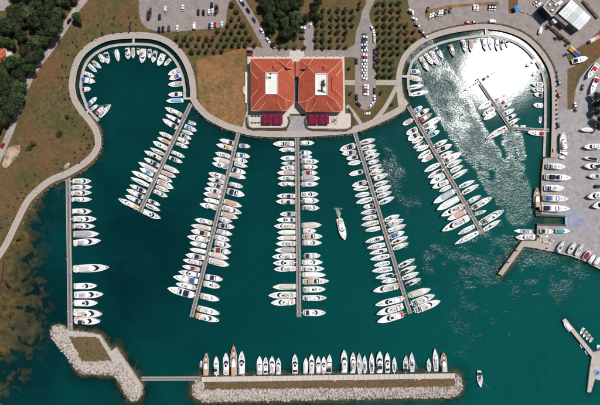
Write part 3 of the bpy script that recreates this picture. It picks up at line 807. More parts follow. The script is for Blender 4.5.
def boat_parts(style, acc, v, r):
    """list of (name, mesh, material, [sub parts]) for a hull of length PL and beam PB, bow along +X"""
    A = M_CAN.get(acc, M_CAN['w'])
    k = {'s': 's', 'g': 'g', 'o': 'o'}.get(style, 'm')
    hullm = M_gel
    q = r.random()
    if style in 'mcx' and q < .08: hullm = M_gel2
    if style == 's' and q < .12: hullm = M_gel2
    if style == 'w': hullm = M_gel2 if acc in 'etps' else (M_gel3 if acc in 'L' else M_gel)
    seat = M_CAN[r.choice('eewpgtw')]
    P = [('hull', me('hull|' + k, lambda: hull_mesh(k)), hullm)]
    gun = ('gunwale', me('gunwale|' + k, lambda: gunwale_mesh(k)), hullm if style != 'g' else M_gel)
    if style in 'mcxw':
        P += [('deck', me('deck|m', lambda: deck_mesh('m')), M_deckg if r.random() < .7 else M_gel), gun]
        z = sheer(.2, 'm')
        P += [('swim_platform', me('swim_platform|m', lambda: MB().box((X(-.028), 0, .42), (1.0, PB * .80, .18))), r.choice([M_teakg, M_gel, M_deckg, M_teak]))]
    if style == 'm' or style == 'x':
        t1 = (.70, .66, .74)[v]; t0 = (.17, .20, .15)[v]; h = (2.55, 2.35, 2.75)[v]; sl = (.125, .135, .115)[v]
        P += [('cockpit_sole', me('cockpit_sole|%d' % v, lambda: MB().box((X(.095), 0, sheer(.1, 'm') + .03), (PL * .15, PB * .74, .06))), r.choice([M_teak, M_teakg, M_teakg, M_deckg])),
              ('cockpit_seat', me('cockpit_seat', lambda: soft_box((X(.045), 0, sheer(.05, 'm') + .05), (.8, PB * .6, .5))), seat),
              ('cabin', me('cabin|%d' % v, lambda: house('m', t0, t1, .80, sheer(.5, 'm') - .25, h, sl)), M_gel),
              ('foredeck_sunpad', me('foredeck_sunpad|%d' % v, lambda: soft_box((X(t1 + .085), 0, sheer(t1 + .07, 'm') - .02), (1.5, PB * .36, .22))), r.choice([seat, M_deckg, M_CAN['g'], M_gel])),
              ('hatch', me('hatch|%d' % v, lambda: MB().box((X(t1 + .19), 0, sheer(t1 + .19, 'm') + .06), (.55, .55, .1))), r.choice([M_glass, M_CAN['g']]))]
        if style == 'm':
            P.append(('windscreen', me('windscreen|%d' % v, lambda: glass('m', t0, t1, .80, sheer(.5, 'm') - .25, h, .12, .97, t1 - .17, sl)), M_glass))
        else:
            P.append(('windscreen', me('windscreen|x%d' % v, lambda: glass('m', t0, t1, .80, sheer(.5, 'm') - .25, h, .55, .93, t1 - .12, sl)), M_blueglass))
        if v != 1:
            f1 = t1 - sl - .07
            P += [('flybridge', me('flybridge|%d' % v, lambda: house('m', t0 - .05, f1, .70, h + .004, h + .62, .03, .0, .97)), M_gel),
                  ('flybridge_floor', me('flybridge_floor|%d' % v, lambda: house('m', t0 - .035, f1 - .05, .56, h + .5, h + .66, 0, 0, 1.0)), r.choice([M_teakg, M_deckg, M_CAN['g'], M_CAN['p'], M_CAN['e']])),
                  ('flybridge_seat', me('flybridge_seat|%d' % v, lambda: soft_box((X(t0 + .10), PB * .12, h + .67), (1.5, 1.0, .4))), seat),
                  ('helm_console', me('helm_console|%d' % v, lambda: soft_box((X(f1 - .085), -.4, h + .67), (.8, 1.0, .55))), r.choice([M_glass, M_gel, M_CAN['g'], M_wet])),
                  ('radar_arch', me('radar_arch|%d' % v, lambda: MB().box((X(t0 + .02), 0, h + 1.5), (.6, PB * .62, .14)).box((X(t0 + .02), PB * .28, h + 1.05), (.5, .12, .85)).box((X(t0 + .02), -PB * .28, h + 1.05), (.5, .12, .85))), M_gel)]
            if r.random() < .3: P.append(('bimini', me('bimini|%d' % v, lambda: arched(t0 + .04, t0 + .2, PB * .27, h + 1.75, .25, .05)), M_CAN[r.choice('wenkgw')]))
        else:
            P += [('sunroof', me('sunroof', lambda: MB().box((X(.42), 0, h + .03), (1.7, PB * .34, .07))), r.choice([M_glass, M_blueglass, M_CAN['g']])),
                  ('radar_arch', me('radar_arch|h', lambda: MB().box((X(.26), 0, h + .42), (.5, PB * .6, .13)).box((X(.26), PB * .27, h + .2), (.4, .1, .4)).box((X(.26), -PB * .27, h + .2), (.4, .1, .4))), M_gel),
                  ('aft_canopy', me('aft_canopy', lambda: arched(.08, .205, PB * .36, 1.9, .35, .5)), M_CAN[r.choice('weegnw')])]
        if acc in M_CAN and acc not in 'kw':
            P.append(('cockpit_cover', me('cockpit_cover|%d' % v, lambda: arched(.0, t0 - .015, PB * .38, sheer(.1, 'm') + .3, .4, .3)), A))
    elif style == 'c':
        ca = [(.14, .34), (.26, .48), (.06, .24)][v]
        P += [('cockpit_sole', me('cockpit_sole|c', lambda: MB().box((X(.24), 0, sheer(.2, 'm') + .03), (PL * .42, PB * .74, .06))), r.choice([M_teakg, M_deckg, M_teak])),
              ('cockpit_seat', me('cockpit_seat|c', lambda: soft_box((X(.055), 0, sheer(.05, 'm') + .05), (.9, PB * .66, .5))), seat),
              ('cabin', me('cabin|c', lambda: house('m', .46, .80, .70, sheer(.5, 'm') - .2, 2.15, .10, .02, .86)), M_gel),
              ('windscreen', me('windscreen|c', lambda: glass('m', .44, .64, .80, 1.5, 2.5, .1, 1.0, .50, .07, .0, .9)), M_glass),
              ('canopy', me('canopy|%d' % v, lambda: arched(ca[0], ca[1], PB * .40, 2.15, .55, .9)), A),
              ('hatch', me('hatch|c', lambda: MB().box((X(.83), 0, sheer(.83, 'm') + .05), (.6, .6, .1))), M_glass),
              ('foredeck_sunpad', me('foredeck_sunpad|c', lambda: soft_box((X(.68), 0, 2.13), (1.4, PB * .34, .16))), r.choice([seat, M_gel, M_deckg]))]
        if v == 0:
            P.append(('sprayhood', me('sprayhood|c', lambda: arched(.42, .50, PB * .36, 2.05, .5, .6)), r.choice([A, M_CAN['k'], M_glass])))
    elif style == 'w':
        P += [('boat_cover', me('boat_cover|%d' % v, lambda: house('m', .03, (.80, .72, .86)[v], .92, sheer(.4, 'm') - .1, 2.15, .16, .05, .55)), A),
              ('cover_ridge', me('cover_ridge|%d' % v, lambda: MB().tube((X(.12), 0, 2.16), (X((.6, .54, .66)[v]), 0, 2.2), .14, .1)), A),
              ('hatch', me('hatch|w%d' % v, lambda: MB().box((X((.86, .80, .90)[v]), 0, sheer(.86, 'm') + .06), (.6, .6, .1))), M_CAN['g'])]
        if v == 1: P.append(('cabin', me('cabin|w', lambda: house('m', .60, .80, .60, sheer(.6, 'm') - .2, 2.0, .08, .02, .85)), M_gel))
    elif style == 's':
        dk = r.choice([M_deckg, M_gel, M_gel, M_gel2])
        P += [('deck', me('deck|s', lambda: deck_mesh('s')), dk), gun,
              ('cabin', me('cabin|s', lambda: house('s', .36, .74, .60, sheer(.4, 's') - .1, 1.55, .07, .01, .86)), M_gel),
              ('cabin_windows', me('cabin_windows', lambda: glass('s', .36, .74, .60, sheer(.4, 's') - .1, 1.55, .3, .75, .44)), M_glass),
              ('cockpit_sole', me('cockpit_sole|s', lambda: MB().box((X(.2), 0, sheer(.2, 's') + .02), (PL * .28, PB * .42, .05))), r.choice([M_teak, M_teakg, M_deckg])),
              ('cockpit_bench', me('cockpit_bench', lambda: MB().box((X(.2), PB * .27, sheer(.2, 's') + .14), (PL * .27, .5, .24))), M_gel),
              ('cockpit_bench', me('cockpit_bench|2', lambda: MB().box((X(.2), -PB * .27, sheer(.2, 's') + .14), (PL * .27, .5, .24))), M_gel),
              ('steering_wheel', me('steering_wheel', lambda: MB().box((X(.12), 0, 1.5), (.08, 1.2, .9))), M_wet),
              ('mast', me('mast', lambda: MB().tube((X(.55), 0, 1.3), (X(.545), 0, 17.0), .13, .09, 6).box((X(.548), 0, 7), (.12, 2.6, .08)).box((X(.548), 0, 12), (.1, 1.8, .08))), M_mast),
              ('boom', me('boom', lambda: MB().tube((X(.54), 0, 2.5), (X(.19), 0, 2.6), .09, .08)), M_mast),
              ('sail_cover', me('sail_cover', lambda: MB().tube((X(.535), 0, 2.75), (X(.20), 0, 2.82), .36, .2, 8)), M_CAN[acc] if acc in M_CAN else r.choice([M_CAN['w'], M_CAN['n'], M_CAN['e'], M_CAN['g']])),
              ('furled_headsail', me('furled_headsail', lambda: MB().tube((X(.975), 0, 1.5), (X(.56), 0, 16.0), .15, .06, 5)), r.choice([M_CAN['w'], M_CAN['w'], M_CAN['e'], M_CAN['n']])),
              ('rigging', me('rigging', lambda: MB().tube((X(.52), PB * .46, 1.1), (X(.546), 0, 16.5), .025, .02, 3).tube((X(.52), -PB * .46, 1.1), (X(.546), 0, 16.5), .025, .02, 3).tube((X(.01), 0, 1.1), (X(.546), 0, 16.8), .025, .02, 3)), M_steel),
              ('hatch', me('hatch|s', lambda: MB().box((X(.79), 0, sheer(.79, 's') + .08), (.55, .55, .1))), M_glass)]
        if v != 2: P.append(('sprayhood', me('sprayhood|s', lambda: arched(.34, .42, PB * .27, 1.5, .55, .3)), M_CAN[acc] if acc in 'nbgkBRr' and acc in M_CAN else r.choice([M_CAN['n'], M_CAN['g'], M_CAN['e']])))
        if v == 1: P.append(('bimini', me('bimini|s', lambda: arched(.06, .24, PB * .3, 2.6, .25, .05)), M_CAN[acc] if acc in M_CAN else M_CAN[r.choice('enwg')]))
    elif style == 'g':
        P += [('deck', me('deck|g', lambda: deck_mesh('g', .0, .70)), M_teak), ('bow_deck', me('bow_deck|g', lambda: deck_mesh('g', .70, 1.0, .99, -.03)), M_varn), gun,
              ('deckhouse', me('deckhouse', lambda: house('g', .28, .62, .62, sheer(.4, 'g') - .1, 2.7, .04, .01, .92)), M_gel),
              ('windscreen', me('windscreen|g', lambda: glass('g', .28, .62, .62, sheer(.4, 'g') - .1, 2.7, .35, .85, .45, .04, .01, .92)), M_glass),
              ('awning', me('awning', lambda: arched(.03, .30, PB * .40, 2.9, .3, .1)), A),
              ('foredeck_sunpad', me('foredeck_sunpad|g', lambda: soft_box((X(.72), 0, sheer(.72, 'g') + .03), (1.7, PB * .4, .25))), M_CAN['e']),
              ('mast', me('mast|g', lambda: MB().tube((X(.60), 0, 1.5), (X(.60), 0, 14.0), .13, .08, 6)), M_varn),
              ('hatch', me('hatch|g', lambda: MB().box((X(.84), 0, sheer(.84, 'g') + .08), (.5, .5, .12))), M_glass),
              ('bowsprit', me('bowsprit', lambda: MB().tube((X(.96), 0, 2.2), (X(1.06), 0, 2.5), .1, .06)), M_varn)]
    elif style == 'o':
        P += [('floor', me('floor|o', lambda: deck_mesh('o', .04, .92, .82, -.35, 0)), r.choice([M_deckg, M_CAN['g'], M_teakg])), ('gunwale', me('gunwale|o', lambda: gunwale_mesh('o')), hullm),
              ('foredeck', me('foredeck|o', lambda: deck_mesh('o', .72, 1.0, .98, .0)), M_gel),
              ('console', me('console', lambda: soft_box((X(.45), 0, .4), (1.7, PB * .4, 1.2))), A),
              ('bench', me('bench', lambda: MB().box((X(.2), 0, .6), (1.2, PB * .7, .4))), seat),
              ('outboard_motor', me('outboard_motor', lambda: soft_box((X(-.03), 0, .1), (1.0, .9, 1.3))), M_wet)]
    return P

ORD = 'first second third fourth fifth sixth seventh eighth ninth tenth eleventh twelfth thirteenth fourteenth fifteenth sixteenth seventeenth eighteenth nineteenth twentieth'.split()
ORD += ['twenty-' + x for x in ORD[:9]]
def boat_desc(style, acc):
    c = CAN[acc][0] if acc in CAN else ''
    if style in 'mx':
        base = 'white motor yacht with dark windscreen' if style == 'm' else 'white hardtop motor yacht'
        if acc in CAN and acc not in 'kw': base = 'white motor yacht with %s cockpit' % c
        return base
    if style == 'c': return 'white cruiser with %s canopy' % c
    if style == 'w': return 'cruiser under %s cover' % c
    if style == 's': return ('white sailing yacht with %s cover' % c) if c else 'white sailing yacht'
    if style == 'g': return 'wooden-bowed boat with %s awning' % c
    return 'small open boat with %s console' % c
CATS = {'m': 'yacht', 'x': 'yacht', 'c': 'cruiser', 'w': 'cruiser', 's': 'sailboat', 'g': 'boat', 'o': 'boat'}
NAMES = {'m': 'motor_yacht', 'x': 'motor_yacht', 'c': 'cabin_cruiser', 'w': 'covered_cruiser', 's': 'sailing_yacht', 'g': 'wooden_boat', 'o': 'open_boat'}
GROUPS = {'m': 'motor yachts', 'x': 'motor yachts', 'c': 'cabin cruisers', 'w': 'covered cruisers', 's': 'sailing yachts', 'g': 'wooden boats', 'o': 'open boats'}
BOATN = [0]
SUB = {'windscreen': 'cabin', 'cabin_windows': 'cabin', 'sunroof': 'cabin', 'flybridge_floor': 'flybridge', 'flybridge_seat': 'flybridge', 'helm_console': 'flybridge', 'sail_cover': 'boom', 'rigging': 'mast', 'cover_ridge': 'boat_cover', 'cockpit_seat': 'cockpit_sole'}
def boat(bx, by, sx, sy, beam, style, acc, label, z=0.0, group=None):
    r = random.Random(BOATN[0] * 17 + 3); BOATN[0] += 1
    b, s = Vector(W(bx, by, z + 1.0)), Vector(W(sx, sy, z + 1.0))
    d = b - s; L = d.length; ang = math.atan2(d.y, d.x)
    wid = beam * S * .94
    if style in 'mcxw' and z == 0: s = s + d * .04; d = b - s; L = d.length
    c = (b + s) / 2
    ks = L / PL; kb = wid / PB
    root = empty(NAMES[style], (c.x, c.y, z), ang, (ks, kb, min(1.25, (ks + kb) / 2)))
    v = r.randrange(3)
    made = {}
    parts = boat_parts(style, acc, v, r)
    if z == 0 and style in 'mcxws' and r.random() < .55:
        parts.append(('gangplank', me('gangplank', lambda: MB().box((X(-.07), 0, 1.15), (2.2, .5, .08))), r.choice([M_gel, M_teakg, M_steel])))
    for p in parts:
        o = place(p[0], p[1], p[2], made.get(SUB.get(p[0]), root))
        made.setdefault(p[0], o)
    tag(root, label, CATS[style], group or GROUPS[style] + ' in the marina')
    return root

BOATS = []      # (bow, stern, beam px, style, accent, place key)
def tile(x0, y0, s, key, text):
    for ln in text.strip().split(';'):
        q = ln.split()
        if len(q) < 6: continue
        a = [float(v) for v in q[:5]]
        BOATS.append(((x0 + a[0] / s, y0 + a[1] / s), (x0 + a[2] / s, y0 + a[3] / s), a[4] / s, q[5], q[6] if len(q) > 6 else '-', key))
s6, s8 = 6.667, 8.1
tile(110, 100, s6, 'BW', '368 52 478 102 34 m k;372 98 462 142 26 c n;352 128 445 185 34 c k;328 215 412 252 28 x;316 250 400 288 26 w t;288 278 380 325 34 x;265 318 358 362 26 s t;230 340 340 392 32 x')
tile(110, 100, s6, 'BE', '575 162 520 145 26 o e;580 208 498 172 32 c B;556 230 482 203 24 w e;543 262 470 228 28 c n;530 292 452 255 32 m e;522 320 440 288 26 x;500 382 410 345 28 x')
tile(110, 160, s6, 'BW', '228 -12 325 38 30 c n;190 15 305 72 30 w e;200 55 285 98 32 c B;148 75 275 135 34 x;138 115 258 172 30 s e;132 165 235 210 30 c n;112 195 222 248 34 c n;105 235 200 280 30 c n;60 258 185 320 36 m y')
tile(110, 160, s6, 'BE', '485 18 395 -18 28 c n;465 85 362 42 34 w e;442 115 345 78 30 w p;418 148 328 105 28 m k;425 190 318 140 40 c p;398 212 305 175 28 s p;385 245 290 205 32 m k;335 302 255 268 26 c n;338 340 240 298 30 s;340 390 220 340 38 m k')
tile(190, 130, s8, 'CW', '238 78 355 105 36 c n;215 118 345 150 40 c y;205 185 318 215 40 x e;188 230 315 262 44 w e;180 268 300 300 40 m b;152 350 280 385 44 m k')
tile(180, 170, s8, 'CW', '228 70 350 98 36 c n;218 108 345 138 36 c n;200 148 335 178 42 x;190 188 320 215 40 w p;192 235 308 262 38 x;162 275 300 308 44 m t')
tile(170, 210, s8, 'CW', '203 75 340 105 42 m k;172 122 328 152 40 w e;172 165 318 198 46 c n;142 212 305 245 46 m k;162 262 290 292 40 c g;160 315 285 340 36 w w;128 360 275 388 44 c n')
tile(160, 250, s8, 'CW', '188 78 338 110 40 m k;182 128 320 160 38 c R;152 172 315 205 42 m b;110 212 300 255 54 c b;130 270 288 308 44 x;65 305 270 365 60 c n')
tile(190, 130, s8, 'CE', '490 135 398 125 36 c b;488 218 375 198 40 c b;470 258 362 238 38 m k;470 298 358 272 36 s p;455 350 345 318 40 c n;455 390 328 358 40 w p')
tile(180, 170, s8, 'CE', '512 138 400 112 40 x;525 205 382 168 56 c n;503 295 358 252 46 w t;500 350 345 302 50 m k;472 390 335 352 44 w p')
tile(170, 210, s8, 'CE', '505 95 398 72 42 s;525 140 395 122 44 c n;505 198 380 170 42 c g;485 245 362 215 42 x;495 295 365 265 48 m p;495 345 355 318 50 c R;478 392 325 355 42 w e')
tile(160, 250, s8, 'CE', '562 122 398 82 54 w e;510 240 368 215 48 c n;488 298 352 268 50 x')
tile(160, 280, s8, 'CE', '482 160 328 125 50 x;485 272 305 225 50 x;482 328 290 285 50 m y')
tile(265, 130, s8, 'DW', '65 115 232 110 48 c g;112 162 235 158 36 x;125 230 235 225 38 x;132 270 240 268 26 c n;125 308 242 305 38 m k;98 348 235 345 40 w p;103 392 235 388 38 x')
tile(265, 170, s8, 'DW', '103 113 235 115 38 m k;95 210 240 210 40 m k;88 255 238 258 42 m k;120 358 243 355 40 c k')
tile(265, 210, s8, 'DW', '95 80 240 80 40 m k;73 130 245 132 46 m k;100 182 248 180 40 w w;95 228 245 225 40 w e;88 272 243 272 44 x;80 325 242 322 42 w g;58 378 243 372 48 m t')
tile(265, 250, s8, 'DW', '65 105 240 102 48 m k;72 155 245 150 46 m k;62 298 250 295 48 w e;28 365 245 362 56 m k')
tile(265, 280, s8, 'DW', '48 182 240 175 56 m p')
tile(265, 130, s8, 'DE', '400 105 285 105 40 m k;382 185 290 182 36 c n;383 218 288 218 32 c b;435 255 300 255 44 m k;430 300 300 300 42 m g;425 348 305 345 40 c R;445 392 295 388 44 w g')
tile(265, 170, s8, 'DE', '432 112 295 115 42 x;432 195 298 200 46 m k;438 248 300 250 48 m k;442 308 305 305 46 m k')
tile(265, 210, s8, 'DE', '458 120 300 125 48 w e;415 168 310 168 40 x;465 212 305 215 50 c t;460 265 305 265 44 m k;450 368 320 372 46 c n')
tile(265, 250, s8, 'DE', '468 98 302 98 46 m k;480 150 298 150 48 m k;492 200 302 200 46 w w;518 248 310 255 50 c t;490 315 310 320 50 x;500 385 310 388 48 m k')
tile(265, 280, s8, 'DE', '492 263 312 263 54 m k')
tile(335, 130, s8, 'EW', '38 165 158 125 52 c n;55 195 170 178 40 c n;92 235 185 215 36 c n;102 275 200 258 40 s;113 362 225 335 40 c n')
tile(340, 170, s8, 'EW', '97 130 212 95 42 c n;105 158 225 142 38 s;117 212 235 190 40 s b;127 268 258 232 44 s;187 302 272 285 36 c k;165 352 288 328 40 s')
tile(350, 210, s8, 'EW', '95 75 215 50 40 s e;87 125 232 98 44 s p;120 168 245 145 40 s p;120 260 270 225 44 s;135 310 285 278 44 s g;155 355 300 322 42 s;160 402 318 370 44 s')
tile(360, 250, s8, 'EW', '108 128 240 102 40 s e;92 172 260 150 48 s p;122 228 270 200 44 s n;172 260 292 240 38 s w;102 330 310 288 56 m k')
tile(370, 280, s8, 'EW', '38 200 262 150 52 m p;50 272 265 210 58 m k;55 335 270 275 58 m r')
tile(335, 130, s8, 'EE', '328 75 208 105 42 s k;332 122 222 152 40 s;340 162 240 192 40 s e;365 190 250 232 44 s n;358 245 275 268 38 s;382 282 280 318 42 s k;395 322 292 355 42 s e;432 355 308 400 46 s w')
tile(340, 170, s8, 'EE', '395 88 285 125 40 s k;418 128 295 172 46 s w;422 175 305 218 42 s p;442 218 318 270 44 s b')
tile(350, 210, s8, 'EE', '405 40 285 85 44 s p;437 75 300 125 46 s g;455 118 310 170 44 s;440 175 320 220 46 c b;470 215 340 268 44 s k;475 265 352 315 42 s w')
tile(360, 250, s8, 'EE', '445 70 315 135 42 s k;460 130 330 185 44 s k;480 180 345 232 44 s e;495 228 368 285 44 s n')
tile(370, 280, s8, 'EE', '488 70 315 125 54 w e;522 118 340 190 56 m k;565 165 365 245 60 m k')
tile(400, 95, s8, 'FE', '182 92 120 130 36 c B;237 112 140 168 40 c k;258 150 160 212 42 g r;328 180 192 262 50 x;300 250 218 292 40 x;320 290 232 332 40 c B')
tile(410, 135, s8, 'FE', '308 38 203 88 38 s p;338 78 222 130 42 c k;348 130 252 178 40 s;415 145 275 215 52 x;422 200 305 255 44 s p;432 245 330 298 40 s n;468 275 350 345 40 s')
tile(430, 175, s8, 'FE', '365 42 240 98 38 s g;398 75 265 148 42 s e;412 165 308 222 38 s;500 178 345 268 50 x;458 288 365 318 30 o g')
tile(440, 200, s8, 'FE', '512 80 328 188 56 m k;492 160 355 245 40 s')
tile(400, 95, s8, 'FW', '22 242 100 200 38 w p;50 318 140 272 44 c k;62 365 155 310 50 c n')
tile(410, 135, s8, 'FW', '12 66 100 20 40 s;25 108 120 60 40 s n;50 130 145 88 36 s e;60 190 165 130 44 s n;92 215 185 168 40 w p;113 298 235 235 42 s n;140 348 262 285 44 s k;160 392 280 325 48 x')
tile(430, 175, s8, 'FW', '15 105 150 50 46 m k;72 135 170 90 36 s;22 228 195 130 52 w L;52 282 232 185 54 w w')
tile(440, 200, s8, 'FW', '5 130 185 45 50 m k;55 160 210 90 44 w s;10 250 232 140 60 m k;140 280 280 210 40 s p;112 360 312 260 46 s')
tile(60, 170, s8, 'A', '258 90 100 92 46 m k;265 138 95 140 42 m g;262 183 92 188 44 m k;262 238 92 240 42 x e;262 335 100 335 48 m k')
tile(60, 215, s8, 'A', '302 32 105 32 52 m p;290 90 102 90 46 m r;323 152 108 155 56 w g;338 205 112 228 58 m k')
tile(60, 255, 5.4, 'A', '270 65 75 75 44 m k;203 165 75 168 34 m k;238 210 78 215 40 m k;207 258 75 258 36 m k;232 318 75 308 44 m k;222 357 78 352 38 m k')
tile(75, 35, 4.5, 'L', '162 312 110 368 22 s w;128 322 96 352 18 c r;102 314 72 336 16 x;98 280 58 315 20 c b;72 242 30 245 22 c n;93 212 28 198 26 c b;88 188 38 170 20 x;98 168 60 132 20 s;118 150 78 118 20 s t;130 125 110 88 22 x;150 130 138 78 24 c n;195 120 185 65 22 s;240 110 235 58 24 m k;262 105 260 58 16 w t;285 90 283 58 14 c n;302 128 308 62 28 m k;335 105 335 62 18 c n;350 125 362 72 22 c n;375 140 398 85 28 x;402 138 428 108 18 w g;420 180 465 155 22 x;425 200 475 178 24 c b;420 225 485 218 24 c p;420 270 480 265 22 c k;412 298 485 293 22 w l')
tile(400, 30, 5.79, 'R', '118 240 62 240 26 c b;128 290 55 272 32 w e;140 320 50 335 28 s;170 355 68 375 28 s w;165 238 118 155 28 c t;190 200 150 140 26 x;215 200 178 122 30 x;250 165 215 105 24 s;315 155 290 85 26 g t;380 128 362 55 24 x;415 128 412 55 26 w p')
tile(450, 0, 4, 'R', '145 205 132 150 17 x;168 200 158 150 17 s;192 205 186 150 17 x;212 200 206 153 16 c n;233 190 226 156 15 c n;305 265 350 236 17 x;330 302 366 280 16 w e')
tile(460, 60, 5.06, 'R', '362 122 422 124 24 x;362 150 422 152 24 m k;375 172 420 180 22 c k;370 228 420 230 24 x')
tile(460, 60, 5.06, 'GW', '25 152 98 108 26 s;90 250 155 212 26 s;112 280 175 245 26 x;118 302 180 268 24 s;130 400 235 340 30 s e')
tile(460, 60, 5.06, 'GE', '180 60 118 98 24 s;235 175 180 205 22 x;250 198 200 226 20 c r;262 215 218 245 18 c b;275 248 220 275 22 x;285 273 235 300 20 c n;298 296 250 324 20 s;340 366 430 374 26 c r')
tile(190, 335, 5.79, 'K', '95 102 93 230 34 g t;152 122 153 230 30 x;208 100 210 230 36 m k;253 58 256 230 38 g t;300 90 300 228 38 m k;403 120 403 228 34 x e;438 125 438 228 30 m k;475 120 475 225 34 m n;512 130 512 228 30 m k')
tile(280, 335, 5.79, 'K', '86 108 87 225 36 m k;150 130 147 225 28 w w;183 108 182 225 34 m k;222 120 222 222 30 m k;253 122 253 222 28 m t;286 110 284 222 32 c n;370 82 372 220 38 m k;422 97 422 220 32 x;457 100 462 222 32 s B;490 115 490 220 28 s;530 100 532 222 30 s n')
tile(370, 335, 5, 'K', '47 78 48 188 34 m k;85 85 88 188 28 m k;122 108 122 185 22 s n;180 100 178 185 28 s n;207 85 212 185 28 s n;293 115 296 182 20 s;323 65 332 180 28 s;365 85 370 182 32 g e')
tile(490, 210, 5.4, 'Y', '130 112 240 118 24 o g;135 148 245 145 32 x')
tile(530, 180, 5.79, 'Y', '35 45 38 160 36 g t')

PIERTXT = {'BW': ('round-cove pier', 'straight quay'), 'BE': ('round-cove pier', 'lawn pier'), 'CW': ('lawn pier', 'round-cove pier'), 'CE': ('lawn pier', 'middle pier'),
           'DW': ('middle pier', 'lawn pier'), 'DE': ('middle pier', 'car-park pier'), 'EW': ('car-park pier', 'middle pier'), 'EE': ('car-park pier', 'bright-cove pier'),
           'FW': ('bright-cove pier', 'car-park pier'), 'FE': ('bright-cove pier', 'bent pier')}
from collections import defaultdict
by_key = defaultdict(list)
for b in BOATS: by_key[b[5]].append(b)
for key, lst in by_key.items():
    if key in PIERTXT or key in ('A', 'GW', 'GE'):
        p0, p1 = PIERS[key[0]][0], PIERS[key[0]][1]
        lst.sort(key=lambda b: (b[1][0] - p0[0]) * (p1[0] - p0[0]) + (b[1][1] - p0[1]) * (p1[1] - p0[1]))
    elif key == 'K': lst.sort(key=lambda b: b[1][0])
    elif key in 'LR':
        c = (133, 85) if key == 'L' else (478, 90)
        lst.sort(key=lambda b: (math.atan2(b[1][1] - c[1], b[1][0] - c[0]) - math.pi / 2 - .3) % (2 * math.pi))
    for i, (bo, sn, beam, stl, acc, _) in enumerate(lst):
        o_ = ORD[i]; dsc = boat_desc(stl, acc)
        if key in PIERTXT: lab = '%s, %s from shore, %s, facing %s' % (dsc, o_, *PIERTXT[key])
        elif key == 'A': lab = '%s, %s from the promenade along the straight quay' % (dsc, o_)
        elif key == 'K': lab = '%s, %s along the breakwater from its pontoon' % (dsc, o_)
        elif key == 'L': lab = '%s, %s along calm cove quay from its free end' % (dsc, o_)
        elif key == 'R': lab = '%s, %s along glinting cove quay from corner plaza' % (dsc, o_)
        elif key == 'GW': lab = "%s, %s from the bent pier's tip, facing bright-cove pier" % (dsc, o_)
        elif key == 'GE': lab = "%s, %s from the bent pier's tip, facing the cove quay" % (dsc, o_)
        else: lab = '%s, moored at the boatyard quay' % dsc
        boat(*bo, *sn, beam, stl, acc, lab)
# boats of their own
boat(344.8, 239.8, 339.3, 219, 7.2, 'x', '-', 'white motor boat under way between middle and car-park piers')
foam = []
for _ in range(260):
    t = rnd.random() ** .8; p = W(339.2 - 1.6 * t + rnd.gauss(0, .5 + 1.6 * t), 217.5 - 10 * t, .02)
    foam.append((p[0], p[1], .03, rnd.uniform(.05, .26) * (1.2 - t * .5)))
mb = MB()
for (x, y, z, q) in foam: mb.add([(x + q * math.cos(a) * rnd.uniform(.6, 1.3), y + q * math.sin(a) * rnd.uniform(.6, 1.3), z) for a in [i * 1.0472 for i in range(6)]], [tuple(range(6))])
tag(stuff(mb.build('wake_foam', M_CAN['w'])), 'thin white foam trailing behind the motor boat under way', 'foam')
boat(480.7, 387.3, 479.2, 370.8, 5.6, 's', 'n', 'white sailing yacht under way off the breakwater end')
boat(201.2, 360.8, 200.6, 367.8, 2.6, 'o', 'w', 'small white tender tied beside a wooden-bowed boat at the breakwater')
boat(540.6, 123.2, 541.2, 116.2, 3.0, 'o', 'w', 'small white open boat inside the angle of cove quay and bent pier')
boat(526.5, 126.0, 521, 126.2, 2.6, 'o', 'e', 'small beige open boat along the long arm of the bent pier')
boat(519, 125.8, 514, 125.6, 2.4, 'o', 'w', 'small white open boat at the elbow of the bent pier')
boat(563.6, 320.8, 571.3, 330.8, 5.2, 'w', 'w', 'white covered boat lying along the forked jetty tip')
for (bx, by, sx, sy, c_, n_) in ((580.8, 334.6, 584.8, 327.9, 'n', 'first'), (583.6, 337.4, 588.1, 331.2, 'n', 'second'), (586.6, 340.0, 590.8, 334.2, 'b', 'third'), (590.0, 342.6, 593.4, 337.6, 'w', 'fourth')):
    boat(bx, by, sx, sy, 3.1, 'o', c_, 'small boat with %s console, %s of four abreast at the forked jetty' % (CAN[c_][0], n_))
boat(581, 344.0, 583.6, 348.2, 2.8, 'o', 't', 'small boat with tan console under the forked jetty arm')
boat(585.6, 350.6, 588.8, 354.6, 2.8, 'o', 'b', 'small boat with blue console beside the forked jetty junction')
boat(597.2, 345, 601.5, 350.5, 4.4, 'c', 'b', 'white cruiser with blue canopy on the plaza side of the forked jetty')
